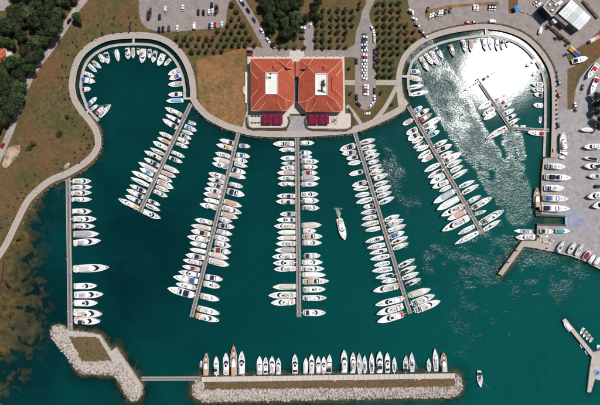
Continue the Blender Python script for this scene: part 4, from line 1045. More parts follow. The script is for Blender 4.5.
# ashore
cr_me = MB().box((X(.3), 0, .12), (.3, 3.4, .24)).box((X(.62), 0, .12), (.3, 3.0, .24)).box((X(.46), 0, .1), (5.0, .3, .2)).tube((X(.3), 1.6, .1), (X(.3), 1.75, 1.5), .08).tube((X(.3), -1.6, .1), (X(.3), -1.75, 1.5), .08).tube((X(.62), 1.4, .1), (X(.62), 1.6, 1.5), .08).tube((X(.62), -1.4, .1), (X(.62), -1.6, 1.5), .08).mesh('boat_cradle')
ASH = [
 (565, 166.8, 547.5, 166, 6.2, 'm', 'g', 'row of boats beside the quay wall, first from bent pier'),
 (570.5, 178, 546, 176.8, 6.8, 'c', 'n', 'row of boats beside the quay wall, second from bent pier'),
 (564, 188.2, 546, 188, 6.6, 'm', 'k', 'row of boats beside the quay wall, third from bent pier'),
 (567.8, 198.8, 544.5, 198, 6.8, 'c', 'b', 'row of boats beside the quay wall, fourth from bent pier'),
 (569, 208.6, 541.8, 208, 7.0, 'c', 'n', 'row of boats beside the quay wall, next to lift dock'),
 (553.6, 231.6, 541.5, 231, 5.4, 'c', 'k', 'ashore just below the lift dock'),
 (569.8, 231, 556.5, 231, 4.8, 'w', 'T', 'ashore beside the blue wash pad'),
 (549, 236.4, 539.8, 236.2, 3.6, 'o', 'w', 'ashore by the yard jetty root'),
 (564.5, 240.5, 557.6, 252.2, 5.2, 's', '-', 'slanted ashore, first in row along the yard sea wall'),
 (576, 242, 569, 252.8, 5.4, 's', 'e', 'slanted ashore, second in row along the yard sea wall'),
 (583.4, 243.5, 576.4, 255.5, 5.2, 's', 'b', 'slanted ashore, third in row along the yard sea wall'),
 (590.5, 250.5, 584.5, 258.8, 5.8, 'w', 'R', 'slanted ashore, fourth in row along the yard sea wall'),
 (595, 254.5, 590, 262.5, 4.6, 'w', 'w', 'slanted ashore, fifth in row along the yard sea wall'),
 (600, 257, 595.5, 264.5, 4.8, 'w', 'w', 'slanted ashore, sixth in row along the yard sea wall'),
 (587, 197, 604, 194.5, 7.6, 'm', 'p', 'ashore in the middle of the yard'),
 (592, 206.5, 608, 203.5, 7.4, 'm', 'k', 'ashore beside a pink-cockpit yacht in the yard'),
 (580.5, 129.6, 595.5, 129.6, 4.6, 'w', 'w', 'ashore below the dark trees, alone on pale concrete'),
 (583.5, 147, 600, 146.3, 6.2, 'm', 'k', 'ashore, first below the trees in right-hand row'),
 (584, 157.5, 598, 159.5, 3.6, 'w', 'k', 'ashore between two white yachts below the trees'),
 (583.8, 166, 601, 166.5, 6.6, 'm', 'k', 'ashore, below a black-covered boat in the yard'),
 (588.5, 176, 602, 176.2, 5.4, 'c', 'g', 'ashore, beside the dark blue van'),
 (562.5, 132, 563, 151.5, 7.0, 'x', '-', 'ashore standing along the promenade hedge'),
 (587, 78.5, 598, 64, 6.0, 'c', 'r', 'ashore on the curved ramp by the lawn'),
 (590.5, 94.0, 597.5, 78, 5.4, 'c', 'r', 'ashore lower down the curved ramp'),
 (587.3, 58, 573.4, 61.2, 6.0, 'c', 'n', 'on the grass above the triangular lawn'),
 (542, 26.5, 540.2, 33.5, 3.4, 'w', 'w', 'parked by the verge of the service road'),
]
for (bx, by, sx, sy, bm, stl, acc, txt) in ASH:
    dsc = boat_desc(stl, acc)
    if len((dsc + ' ' + txt).split()) > 16: dsc = boat_desc(stl, acc).replace('white ', '').replace(' with dark windscreen', '')
    o = boat(bx, by, sx, sy, bm * .92, stl, acc, dsc + ' ' + txt, z=GZ + 1.0, group='boats ashore in the boatyard')
    c = place('boat_cradle', cr_me, M_steel); c.location = (o.location.x, o.location.y, Z2 + .04); c.rotation_euler.z = o.rotation_euler.z; c.scale = (o.scale.x, o.scale.y, .9)
    place('keel', me('keel', lambda: MB().box((X(.42), 0, -.85), (PL * .5, .22, .5))), M_anti, o)
    tag(c, 'grey steel cradle propping up a boat in the boatyard', 'cradle', 'cradles in the boatyard')
# ------------------------------------------------------------------ buildings
def q45(x, y): return (235 + x / 4.5, 45 + y / 4.5)
def hip(a, b, r=.16): return MB().tube(a, b, r, r, 5)
st('building_terrace', [q45(*p) for p in ((56, 52), (492, 52), (496, 309), (56, 309))], Z3 + .1, M_terr, .6)
def restaurant(E, Rg, Wl, label, dorm, units, wings):
    z0, z1, z2, z3 = GZ, 7.4, 9.6, 11.2
    e = [W(*q45(*p), z1) for p in E]; r_ = [W(*q45(*p), z2) for p in Rg]; w = [W(*q45(*p), z3) for p in Wl]
    c = Vector((sum(p[0] for p in w) / 4, sum(p[1] for p in w) / 4, 0))
    root = empty('restaurant_building', (c.x, c.y, z0))
    wall = inset([q45(*p) for p in E], .9)
    child(MB().prism([W(*p, z1)[:2] for p in wall], z0, z1 - .1).build('wall', M_wall), root)
    # roof: lower skirt then upper slope
    rf = MB()
    n, m = len(E), len(Rg)
    lower = MB()
    # nearest ring corner for each eave corner
    idx = [min(range(m), key=lambda j: (Vector(r_[j]) - Vector(p)).length) for p in e]
    for i in range(n):
        j, k = idx[i], idx[(i + 1) % n]
        fv = [e[i], e[(i + 1) % n], r_[k]] + ([r_[j]] if j != k else [])
        nm = MB().add(fv, [tuple(range(len(fv)))])
        rp = child(nm.build('roof_slope', M_tile), root)
    for j in range(m):
        k = (j + 1) % m
        child(MB().add([r_[j], r_[k], w[k], w[j]], [(0, 1, 2, 3)]).build('roof_slope', M_tile), root)
    for i in range(n):
        child(hip(e[i], r_[idx[i]]).build('hip_ridge', M_ridge), root)
        a, b = Vector(e[i]), Vector(e[(i + 1) % n])
        mb = MB(); mb.tube(a - Vector((0, 0, .12)), b - Vector((0, 0, .12)), .16, .16, 5)
        child(mb.build('eave_gutter', M_ridge), root)
    for j in range(m):
        child(hip(r_[j], w[j], .2).build('hip_ridge', M_ridge), root)
    for (ea, eb, pa, pb) in wings:       # low hipped wings standing on the main slopes
        a_, b_ = Vector(W(*q45(*ea), z1 + .1)), Vector(W(*q45(*eb), z1 + .1)); c_, d_ = Vector(W(*q45(*pb), z2 + .55)), Vector(W(*q45(*pa), z2 + .55))
        cen = (a_ + b_ + c_ + d_) / 4; back = ((c_ + d_) - (a_ + b_)) * .28
        cb, db = c_ + back + Vector((0, 0, -.5)), d_ + back + Vector((0, 0, -.5))
        child(MB().add([a_, b_, c_, d_], [(0, 1, 2, 3)]).build('wing_roof', M_tile), root)
        child(MB().add([a_, d_, db], [(0, 1, 2)]).add([b_, c_, cb], [(0, 1, 2)]).add([d_, c_, cb, db], [(0, 1, 2, 3)]).build('wing_roof', M_tile), root)
        child(hip(a_, d_, .2).build('hip_ridge', M_ridge), root); child(hip(b_, c_, .2).build('hip_ridge', M_ridge), root)
    # roof well with parapet
    child(MB().add([(p[0], p[1], z3 - .5) for p in w], [(0, 1, 2, 3)]).build('flat_roof', M_flat), root)
    for j in range(4):
        a, b = Vector(w[j]), Vector(w[(j + 1) % 4]); d = (b - a); L = d.length
        mb = MB().box((0, 0, 0), (L + .3, .3, .9)); o = mb.build('parapet', M_flat)
        mid = (a + b) / 2; o.location = (mid.x, mid.y, z3 - .05); o.rotation_euler.z = math.atan2(d.y, d.x); child(o, root)
    for (x, y, sx, sy, h, mk) in units:
        p = W(*q45(x, y), z3 - .2)
        mb = MB().box((0, 0, h / 2), (sx, sy, h)).box((0, 0, h + .06), (sx * .8, sy * .8, .12))
        o = mb.build('roof_unit', {'k': M_dark, 'w': M_gel, 'g': M_steel}[mk]); o.location = (p[0], p[1], z3 - .5); child(o, root)
    # arched dormer
    x, y = dorm; p = W(*q45(x, y), 10.2)
    rings = []
    for s in (-1.6, 1.6):
        rings.append([(p[0] + 2.1 * math.cos(a), p[1] + s * .9, 9.0 + 2.2 * math.sin(a)) for a in [math.pi * i / 8 for i in range(9)]])
    child(MB().loft(rings, False, False, closed=False).add(rings[0], [tuple(range(9))]).add(rings[1], [tuple(range(9))]).build('dormer', M_tile), root)
    ring = [(p[0] + 2.15 * math.cos(a), p[1] + 1.5, 9.02 + 2.25 * math.sin(a)) for a in [math.pi * i / 8 for i in range(9)]]
    mb = MB()
    for a, b in zip(ring[:-1], ring[1:]): mb.tube(a, b, .14, .14, 4)
    child(mb.build('dormer_trim', M_ridge), root)
    # windows of the long sides
    wp = [W(*q, 4.2) for q in wall]
    for i in range(len(wp)):
        a, b = Vector(wp[i]), Vector(wp[(i + 1) % len(wp)]); d = b - a; L = d.length
        if L < 6: continue
        k = int(L / 3.4); nrm = Vector((d.y, -d.x, 0)).normalized()
        mid = (a + b) / 2
        if (mid + nrm - c).xy.length < (mid - nrm - c).xy.length: nrm = -nrm
        wm = MB().box((0, 0, 0), (2.3, .1, 3.6)).mesh('window')
        for t in range(k):
            o = place('window', wm, M_blueglass); q = a + d * (t + .5) / k + nrm * .04
            o.location = (q.x, q.y, 3.6); o.rotation_euler.z = math.atan2(d.y, d.x); child(o, root)
    tag(root, label, 'building')
    return root
restaurant([(70, 62), (258, 62), (266, 150), (267, 258), (232, 295), (72, 295)], [(106, 98), (226, 98), (228, 246), (104, 252)], [(138, 125), (192, 125), (192, 221), (138, 221)],
           'red-tiled hip-roofed building beside the dry lawn, white roof well', (180, 104),
           [(150, 138, 2.4, 2.0, 1.3, 'w'), (158, 130, 1.4, 1.2, 1.0, 'k'), (144, 146, 1.2, 1.6, .9, 'g'), (158, 146, 1.3, 1.0, .8, 'k')],
           [((70, 118), (70, 242), (102, 154), (102, 200)), ((104, 296), (214, 296), (136, 258), (192, 258)), ((186, 61), (262, 106), (222, 92), (234, 100))])
restaurant([(293, 62), (483, 62), (487, 292), (478, 299), (320, 299), (285, 260), (288, 150)], [(328, 98), (452, 98), (452, 250), (328, 250)], [(362, 129), (416, 129), (416, 225), (362, 225)],
           'red-tiled hip-roofed building beside the car park, black ducts in roof well', (404, 106),
           [(392, 186, 1.0, 8.0, .8, 'k'), (400, 172, 1.0, 5.0, .8, 'k'), (383, 205, 3.2, .9, .8, 'k'), (397, 178, 3.4, .9, .8, 'k'), (404, 208, 1.6, 1.6, 1.2, 'g')],
           [((485, 104), (487, 244), (454, 140), (454, 204)), ((342, 300), (442, 300), (364, 260), (412, 260)), ((289, 108), (352, 61), (316, 102), (330, 92))])
lk = empty('link_building', W(*q45(278, 110), GZ))
lp = [W(*q45(*p), 6.6) for p in ((263, 74), (294, 74), (294, 142), (263, 142))]
child(MB().prism([(p[0], p[1]) for p in lp], GZ, 6.4).build('wall', M_wall), lk)
ra, rb = [W(*q45(*p), 7.9) for p in ((278.5, 74), (278.5, 142))]
child(MB().add([lp[0], ra, rb, lp[3]], [(0, 1, 2, 3)]).build('roof_slope', M_tile), lk)
child(MB().add([lp[1], ra, rb, lp[2]], [(0, 1, 2, 3)]).build('roof_slope', M_tile), lk)
child(hip(ra, rb).build('ridge', M_ridge), lk)
child(sheet('glass_canopy', [q45(*p) for p in ((271, 143), (287, 143), (287, 250), (271, 250))], 4.2, M_blueglass, .3), lk)
tag(lk, 'narrow red-roofed link with blue glass between the twin buildings', 'building')
# half-round balcony
bp = W(*q45(52, 205), GZ + .2)
hb = empty('round_bay', (bp[0], bp[1], GZ))
MB().prism([(2.8 * -math.sin(math.pi * i / 14), 3.6 * math.cos(math.pi * i / 14)) for i in range(15)], 0, .9).build('platform', M_terr, hb)
MB().prism([(2.2 * -math.sin(math.pi * i / 14), 3.0 * math.cos(math.pi * i / 14)) for i in range(15)], .8, .94).build('floor', M_slab, hb)
tag(hb, 'half-round pale bay on the dry-lawn side of the restaurant', 'bay')
MB_wall = MB().prism([W(*q45(*p), 2.4)[:2] for p in ((46, 122), (54, 122), (54, 262), (46, 262))], GZ, 2.4)
o = MB_wall.build('terrace_wall', M_wall); tag(o, 'low cream wall along the dry-lawn side of the restaurant', 'wall')
# front terraces, hedges, parasols, tables
def rrect(x0, y0, x1, y1, r=14):
    pts = []
    for (cx, cy, a0) in ((x1 - r, y1 - r, 0), (x0 + r, y1 - r, 90), (x0 + r, y0 + 4, 180), (x1 - r, y0 + 4, 270)):
        rr = r if cy > y0 + 5 else 4
        for i in range(5):
            a = R(a0 + 90 * i / 4)
            pts.append((cx + (r if rr == r else 4) * math.cos(a) + (0 if rr == r else (r - 4) * (1 if cx > (x0 + x1) / 2 else -1)), cy + rr * math.sin(a)))
    return [q45(*p) for p in pts]
def leaf_cloud(spots, seed, size, jitter=.5):
    r = random.Random(seed); mb = MB()
    for (x, y, z) in spots:
        n = Vector((r.gauss(0, 1), r.gauss(0, 1), abs(r.gauss(0, 1)) + .5)).normalized()
        u = n.orthogonal().normalized(); u.rotate(Matrix.Rotation(r.uniform(0, 6.28), 3, n)); w = n.cross(u)
        s = size * r.uniform(.6, 1.3); c = Vector((x, y, z))
        mb.add([c - u * s, c + w * s * .6, c + u * s, c - w * s * .6], [(0, 1, 2, 3)])
    return mb
def hedge(pts, width, height, label, m=M_hedge, seed=1, dens=14, z=GZ):
    root = empty('hedge', W(*pts[0], z))
    spots = []; r = random.Random(seed)
    for a, b in zip(pts[:-1], pts[1:]):
        l = math.hypot(b[0] - a[0], b[1] - a[1]) * S
        for _ in range(int(l * dens)):
            t = r.random(); p = W(a[0] + (b[0] - a[0]) * t, a[1] + (b[1] - a[1]) * t, z)
            spots.append((p[0] + r.uniform(-.5, .5) * width, p[1] + r.uniform(-.5, .5) * width, z + height * math.sqrt(r.random())))
    child(leaf_cloud(spots, seed, .3).build('foliage', m), root)
    core = ribbon_mb(pts, -width * .3 / S, width * .3 / S, z + height * .7, height * .75).build('branches', M_bark)
    child(core, root)
    tag(root, label, 'hedge')
TL, TR = rrect(62, 308, 245, 372), rrect(314, 308, 522, 376)
st('dining_terrace', TL, Z3 + .16, M_terr)
st('dining_terrace', TR, Z3 + .16, M_terr)
hedge([q45(240, 322), q45(246, 345), q45(236, 368), q45(215, 378), q45(150, 380), q45(80, 380), q45(58, 372), q45(52, 350), q45(54, 326)], 1.6, 1.1, 'brown-green hedge round the dining terrace beside the dry lawn', seed=2)
hedge([q45(322, 322), q45(314, 345), q45(322, 370), q45(345, 382), q45(430, 384), q45(500, 384), q45(524, 372), q45(530, 350), q45(526, 310), q45(512, 285)], 1.6, 1.1, 'brown-green hedge round the dining terrace beside the car park', seed=3)
par_c = MB().loft([[(-1.86, -1.86, 2.5), (1.86, -1.86, 2.5), (1.86, 1.86, 2.5), (-1.86, 1.86, 2.5)], [(-.06, -.06, 3.25), (.06, -.06, 3.25), (.06, .06, 3.25), (-.06, .06, 3.25)]], False, True).mesh('canopy')
par_v = MB().loft([[(-1.87, -1.87, 2.3), (1.87, -1.87, 2.3), (1.87, 1.87, 2.3), (-1.87, 1.87, 2.3)], [(-1.87, -1.87, 2.52), (1.87, -1.87, 2.52), (1.87, 1.87, 2.52), (-1.87, 1.87, 2.52)]], False, False).mesh('valance')
par_p = MB().tube((0, 0, 0), (0, 0, 3.3), .05).mesh('pole'); par_b = disc(.45, 0, .12).mesh('base')
for (x0, y0, side) in ((122, 315, 'dry lawn'), (170, 315, 'dry lawn'), (329, 315, 'car park'), (377, 315, 'car park')):
    for i in range(2):
        for j in range(2):
            p = W(*q45(x0 + 11.4 + i * 22.8, y0 + 10.6 + j * 22.8), Z3 + .16)
            root = empty('parasol', p)
            place('canopy', par_c, M_maroon, root); place('valance', par_v, M_maroon, root); place('pole', par_p, M_steel, root); place('base', par_b, M_dark, root)
            tag(root, 'square maroon parasol in a block on the dining terrace beside the %s' % side, 'parasol', 'maroon parasols beside the ' + side)
tb_t = MB().box((0, 0, .74), (1.0, 1.0, .06)).mesh('tabletop'); tb_l = MB().tube((0, 0, 0), (0, 0, .72), .06).box((0, 0, .03), (.5, .5, .06)).mesh('leg')
ch_s = MB().box((0, 0, .45), (.45, .45, .06)).mesh('seat'); ch_b = MB().box((-.2, 0, .7), (.05, .45, .5)).mesh('backrest')
ch_l = MB().box((.18, .18, .21), (.05, .05, .42)).box((.18, -.18, .21), (.05, .05, .42)).box((-.18, .18, .21), (.05, .05, .42)).box((-.18, -.18, .21), (.05, .05, .42)).mesh('legs')
def dining(x, y, side):
    p = W(*q45(x, y), Z3 + .16)
    t = empty('dining_table', p); place('tabletop', tb_t, M_dark, t); place('leg', tb_l, M_dark, t)
    tag(t, 'dark square dining table in the open rows on terrace beside the ' + side, 'table', 'dining tables beside the ' + side)
    for a in (0, 180):
        c = empty('dining_chair', (p[0] - .85 * math.cos(R(a)), p[1] - .85 * math.sin(R(a)), p[2]), R(a))
        place('seat', ch_s, M_dark, c); place('backrest', ch_b, M_dark, c); place('legs', ch_l, M_dark, c)
        tag(c, 'dark dining chair at an open table on terrace beside the ' + side, 'chair', 'dining chairs beside the ' + side)
for x in (78, 93, 108):
    for y in (320, 350): dining(x, y, 'dry lawn')
# crossed-arm frame of a folded shade
p = W(*q45(448, 340), Z3 + .16)
fr = empty('shade_frame', p)
for a in (38, -52, -15):
    o = MB().box((0, 0, 2.3), (6.2 if a != -15 else 3.4, .32, .16)).build('arm', M_dark, fr); o.rotation_euler.z = R(a)
MB().tube((0, 0, 0), (0, 0, 2.4), .09).build('post', M_dark, fr); disc(.5, 0, .1).build('base', M_dark, fr)
tag(fr, 'black cross-armed shade frame without canvas beside the parasols', 'frame')
# small bollard lights along the building front and the promenade
def lamp(x, y, label, grp, z=Z2 + .03):
    r = empty('bollard_light', W(x, y, z))
    place('post', LM[0], M_dark, r); place('lamp_head', LM[1], M_gel, r)
    tag(r, label, 'light', grp)
LM = (disc(.22, 0, .9, 10).mesh('post'), disc(.3, .9, 1.15, 10, r1=.24).mesh('lamp_head'))
for x in (253, 258.5, 264, 276, 282.5, 286, 304.5, 311, 317, 326, 334, 341): lamp(x, 56.4, 'small dark bollard light along the road front of the twin buildings', 'bollard lights by the buildings')
for i in range(14, len(prom_line) - 3, 9):
    x, y = offset(prom_line, 2.2)[i]
    if 240 < x < 360: continue
    lamp(x, y, 'small dark bollard light on the lawn edge of the promenade', 'bollard lights on the promenade', Z3)

# workshop hall and flat-roofed office in the north east
def t36(x, y): return (500 + x / 5.79, y / 5.79)
hall = empty('workshop_hall', W(*t36(432, 95), GZ))
hw = [(338, 78), (412, -4), (527, 100), (458, 176)]
hwx = [Vector(W(*t36(*p), 6.6)) for p in hw]
child(MB().prism([(p.x, p.y) for p in hwx], GZ, 6.3).build('wall', M_brownroof), hall)
NP = 8
for i in range(NP):
    u0, u1 = i / NP + .002, (i + 1) / NP - .002
    # panels run along the short direction; ridge at half width
    a0, a1 = hwx[0].lerp(hwx[3], u0), hwx[0].lerp(hwx[3], u1); b0, b1 = hwx[1].lerp(hwx[2], u0), hwx[1].lerp(hwx[2], u1)
    up = Vector((0, 0, 1.5)); m0, m1 = a0.lerp(b0, .5) + up, a1.lerp(b1, .5) + up
    mm = M_hall2 if i in (3, 4) else M_hall
    child(MB().add([a0, a1, m1, m0], [(0, 1, 2, 3)]).build('roof_panel', mm), hall)
    child(MB().add([m0, m1, b1, b0], [(0, 1, 2, 3)]).build('roof_panel', mm), hall)
    if i: child(hip(a0 + Vector((0, 0, .05)), m0 + Vector((0, 0, .05)), .09).build('seam', M_steel), hall); child(hip(m0 + Vector((0, 0, .05)), b0 + Vector((0, 0, .05)), .09).build('seam', M_steel), hall)
child(sheet('lean_to_roof', [t36(*p) for p in ((310, 90), (336, 80), (404, 132), (384, 152))], 5.6, M_brownroof, 4.4), hall)
tag(hall, 'large white sheet-roofed workshop hall with brown lean-to', 'building')
off = empty('office_building', W(*t36(295, 45), GZ))
op = [(250, 40), (292, -6), (347, 32), (302, 96)]
child(sheet('wall', [t36(*p) for p in op], 8.6, M_blueglass, 7.4), off)
child(sheet('flat_roof', inset([t36(*p) for p in op], .9), 8.75, M_brownroof, .2), off)
ox = [Vector(W(*t36(*p), 9.0)) for p in op]
for i in range(4):
    a, b = ox[i], ox[(i + 1) % 4]; d = b - a
    o = MB().box((0, 0, 0), (d.length + .4, .5, .7)).build('parapet', M_flat); mid = (a + b) / 2; o.location = (mid.x, mid.y, 8.9); o.rotation_euler.z = math.atan2(d.y, d.x); child(o, off)
for (x, y) in ((285, 30), (300, 62), (318, 30)):
    o = MB().box((0, 0, .5), (1.4, 1.2, 1.0)).build('roof_unit', M_steel); p = W(*t36(x, y), 8.8); o.location = (p[0], p[1], 8.75); child(o, off)
child(sheet('porch_roof', [t36(*p) for p in ((302, 112), (318, 100), (334, 128), (318, 136))], 4.2, M_flat, 3.0), off)
child(sheet('stair_block', [t36(*p) for p in ((330, 18), (352, 0), (368, 10), (345, 32))], 7.4, M_flat, 6.2), off)
tag(off, 'brown flat-roofed office with white parapet beside the workshop hall', 'building')
for (x, y, sx, sy, rz, m, lab) in ((590.6, 41.2, 4.2, 2.6, 30, M_flat, 'small white-roofed kiosk on the grass below the workshop hall, first of two'), (594.6, 39.0, 3.8, 2.6, 30, M_CAN['s'], 'small salmon-roofed kiosk on the grass below the workshop hall')):
    r = empty('kiosk', W(x, y, GZ), R(rz))
    MB().box((0, 0, 1.1), (sx * .9, sy * .9, 2.2)).build('wall', M_wall, r)
    MB().loft([[(-sx / 2, -sy / 2, 2.2), (sx / 2, -sy / 2, 2.2), (sx / 2, sy / 2, 2.2), (-sx / 2, sy / 2, 2.2)], [(-sx / 2, -.05, 2.9), (sx / 2, -.05, 2.9), (sx / 2, .05, 2.9), (-sx / 2, .05, 2.9)]], False, True).build('roof', m, r)
    MB().box((sx * .46, 0, 1.0), (.08, .9, 1.9)).build('door', M_dark, r)
    tag(r, lab.replace(', first of two', ''), 'kiosk')
for (x, y, sx, sy, c, lab) in ((571.3, 50.2, 4.8, 3.2, 'y', 'orange tarpaulin-covered skip beside the service road'), (575.2, 53.6, 5.2, 3.2, 'b', 'blue tarpaulin-covered trailer beside an orange skip'), (573.4, 52.0, 2.6, 3.0, 'w', 'white tarpaulin-covered pallet between orange skip and blue trailer')):
    r = empty('covered_trailer', W(x, y, GZ + .1), R(-40))
    MB().box((0, 0, .7), (sx, sy, .9)).build('body', M_steel, r)
    MB().loft([[(-sx / 2 - .05, -sy / 2 - .05, 1.1), (sx / 2 + .05, -sy / 2 - .05, 1.1), (sx / 2 + .05, sy / 2 + .05, 1.1), (-sx / 2 - .05, sy / 2 + .05, 1.1)], [(-sx * .4, -.3, 1.9), (sx * .4, -.3, 1.9), (sx * .4, .3, 1.9), (-sx * .4, .3, 1.9)]], False, True).build('tarpaulin', M_CAN[c], r)
    wm = disc(.35, -.12, .12, 12).mesh('wheel')
    for s in (-1, 1):
        for e in (-1, 1): o = place('wheel', wm, M_wet, r); o.rotation_euler.x = R(90); o.location = (e * sx * .25, s * (sy / 2 - .2), .35)
    tag(r, lab, 'trailer')
r = empty('parasol', W(515, 9.5, GZ + .1)); o = place('canopy', par_c, M_CAN['B'], r); o = place('valance', par_v, M_CAN['B'], r); place('pole', par_p, M_steel, r); place('base', par_b, M_dark, r)
r.scale = (.95, .95, 1); r.rotation_euler.z = .3
tag(r, 'bright blue square parasol at the end of the boulder row', 'parasol')
bm_ = rubble([(0, 0, .35)], 3, .55, .7).mesh('boulder')
for i in range(14):
    x, y = 519 + i * 1.72, 11.0 + i * .52 + .012 * i * i
    o = place('boulder', bm_, M_rock); p = W(x, y, Z2); o.location = (p[0], p[1], Z2 - .1); o.rotation_euler.z = i * 1.3; o.scale = (1 + .2 * math.sin(i), 1, 1)
    tag(o, 'pale boulder in the row between blue parasol and parked white boat', 'boulder', 'boulder row by the service road')
# house at the west edge
hs = empty('house', W(3, 54.5, GZ))
h0 = [Vector(W(*p, 5.2)) for p in ((-14, 48), (5.5, 47.8), (6.5, 62.5), (-14, 63))]
child(MB().prism([(p.x, p.y) for p in h0], GZ, 5.0).build('wall', M_wall), hs)
ra, rb = h0[0].lerp(h0[3], .5) + Vector((0, 0, 2.4)), h0[1].lerp(h0[2], .5) + Vector((-4, 0, 2.4))
child(MB().add([h0[0], h0[1], rb, ra], [(0, 1, 2, 3)]).build('roof_slope', M_tile), hs); child(MB().add([h0[3], h0[2], rb, ra], [(0, 1, 2, 3)]).build('roof_slope', M_tile), hs)
child(MB().add([h0[1], h0[2], rb], [(0, 1, 2)]).build('roof_slope', M_tile), hs)
child(hip(ra, rb).build('ridge', M_ridge), hs); child(hip(rb, h0[1]).build('hip_ridge', M_ridge), hs); child(hip(rb, h0[2]).build('hip_ridge', M_ridge), hs)
child(sheet('terrace_slab', [(6.8, 50.5), (11.5, 50.5), (11.5, 57), (6.8, 57)], 3.2, M_slab, 2.0), hs)
tag(hs, 'small orange-roofed house with white terrace among the dark trees', 'house')

# ------------------------------------------------------------------ trees
def crown_mesh(seed, rx, rz, n, leaf, lobes):
    r = random.Random(seed); mb = MB()
    L = []
    for i in range(lobes):
        a = 2 * math.pi * i / lobes + r.uniform(-.4, .4); d = rx * r.uniform(.30, .66) if i else 0
        L.append((Vector((d * math.cos(a), d * math.sin(a), r.uniform(-.25, .35) * rz + (0.25 * rz if not i else 0))), rx * r.uniform(.34, .52)))
    for i in range(n):
        c, q = L[r.randrange(lobes)]
        d = Vector((r.gauss(0, 1), r.gauss(0, 1), r.gauss(0, .8) + .35)).normalized()
        p = c + d * q * r.uniform(.72, 1.08); p.z *= rz / rx * 1.15 if rz < rx else 1
        nn = (d + Vector((r.gauss(0, .5), r.gauss(0, .5), r.gauss(0, .5)))).normalized()
        u = nn.orthogonal().normalized(); u.rotate(Matrix.Rotation(r.uniform(0, 6.28), 3, nn)); w = nn.cross(u)
        s = leaf * r.uniform(.6, 1.35)
        mb.add([p - u * s, p - w * s * .55 + u * .1 * s, p + u * s, p + w * s * .55], [(0, 1, 2, 3)])
    m = bpy.data.meshes.new('crown'); m.from_pydata(mb.v, [], mb.f); m.materials.append(None); m.update()
    return m
def trunk_mesh(seed, h, r0, reach):
    r = random.Random(seed); mb = MB().tube((0, 0, -.1), (0, 0, h), r0, r0 * .6, 7)
    for i in range(5):
        a = 2 * math.pi * i / 5 + r.uniform(-.4, .4)
        mb.tube((0, 0, h * r.uniform(.6, .95)), (reach * math.cos(a), reach * math.sin(a), h + reach * r.uniform(.5, .9)), r0 * .45, r0 * .12, 5)
    return mb.mesh('trunk')
BIG = [(crown_mesh(20 + i, 5.0, 4.2, 2600, .42, 11), trunk_mesh(30 + i, 4.5, .35, 2.6)) for i in range(5)]
SMALL = [(crown_mesh(40 + i, 1.75, 1.35, 420, .26, 6), trunk_mesh(50 + i, 1.3, .12, .8)) for i in range(5)]
BUSH = [(crown_mesh(60 + i, .8, .6, 130, .2, 4), trunk_mesh(70 + i, .3, .05, .3)) for i in range(3)]
TR_N = [0]
def tree(x, y, dia, lib, zc, m, name, label, cat, grp, base=GZ):
    i = TR_N[0]; TR_N[0] += 1
    cm, tm = lib[i % len(lib)]
    ref = {id(BIG): 10.0, id(SMALL): 3.6, id(BUSH): 1.7}[id(lib)]
    k = dia * S / ref
    p = W(x, y, base + zc * k)
    root = empty(name, (p[0], p[1], base), rnd.uniform(0, 6.28), (k, k * rnd.uniform(.9, 1.1), k * rnd.uniform(.9, 1.15)))
    place('trunk', tm, M_bark, root)
    c = place('crown', cm, m, root); c.location.z = zc
    tag(root, label, cat, grp)
def wood(poly, n, d0, d1, label, grp, seed, mats, avoid=()):
    r = random.Random(seed); pts = []; tries = 0
    x0, x1 = min(p[0] for p in poly), max(p[0] for p in poly); y0, y1 = min(p[1] for p in poly), max(p[1] for p in poly)
    while len(pts) < n and tries < 6000:
        tries += 1
        x, y = r.uniform(x0, x1), r.uniform(y0, y1); d = r.uniform(d0, d1)
        if not in_poly(x, y, poly) or any(math.hypot(x - a, y - b) < (d + e) * .34 for a, b, e in pts): continue
        if any(math.hypot(x - a, y - b) < e + d * .4 for a, b, e in avoid): continue
        pts.append((x, y, d))
        tree(x, y, d, BIG, 6.2, r.choice(mats), 'broadleaf_tree', label, 'tree', grp)
wood([(-14, 15), (8, 13), (14, 4), (14, -10), (52, -10), (56, 8), (58, 22), (52, 34), (44, 45), (40, 55), (33, 68), (25, 82), (18, 97), (12, 115), (2, 128), (-14, 138)], 75, 11, 17,
     'large dark green tree in the dense wood beside the curving west road', 'trees of the west wood', 3, [M_leaf1, M_leaf1, M_leaf2], avoid=[(2, 54, 5.5), (9, 54, 3.5)])
wood([(264, -10), (302, -10), (303, 6), (299, 20), (295, 28), (284, 33), (276, 28), (265, 24), (263, 12)], 18, 11, 16,
     'large dark green tree in the grove behind the twin buildings', 'trees of the grove', 4, [M_leaf1, M_leaf1, M_leaf2])
for (x, y, d) in ((318, 1, 10), (315, 10, 8), (318, 17, 9), (306, 18, 8), (302, 20, 7), (313, 16, 7)):
    tree(x, y, d, BIG, 6.2, M_leaf1, 'broadleaf_tree', 'mid-sized dark tree in the clump between grove and small-tree plantation', 'tree', 'trees of the clump')
for (x, y, d) in ((597, 96, 9), (600, 104, 10), (597, 112, 9), (600, 120, 10), (596, 104, 7), (598, 127, 8)):
    tree(x, y, d, BIG, 6.2, M_leaf1, 'broadleaf_tree', 'dark tree on the bank beside the boatyard ramp', 'tree', 'trees by the boatyard')
tree(77, 17.5, 11, BIG, 6.2, M_leaf1, 'broadleaf_tree', 'single dark tree standing on the lawn side of the curving road', 'tree', None)
for (x, y, d) in ((61, 12, 9), (66, 3, 9), (73, -2, 10), (60, 2, 8)):
    tree(x, y, d, BIG, 6.2, M_leaf2, 'broadleaf_tree', 'mid-green roadside tree where the wood meets the road head', 'tree', 'trees at the road head')
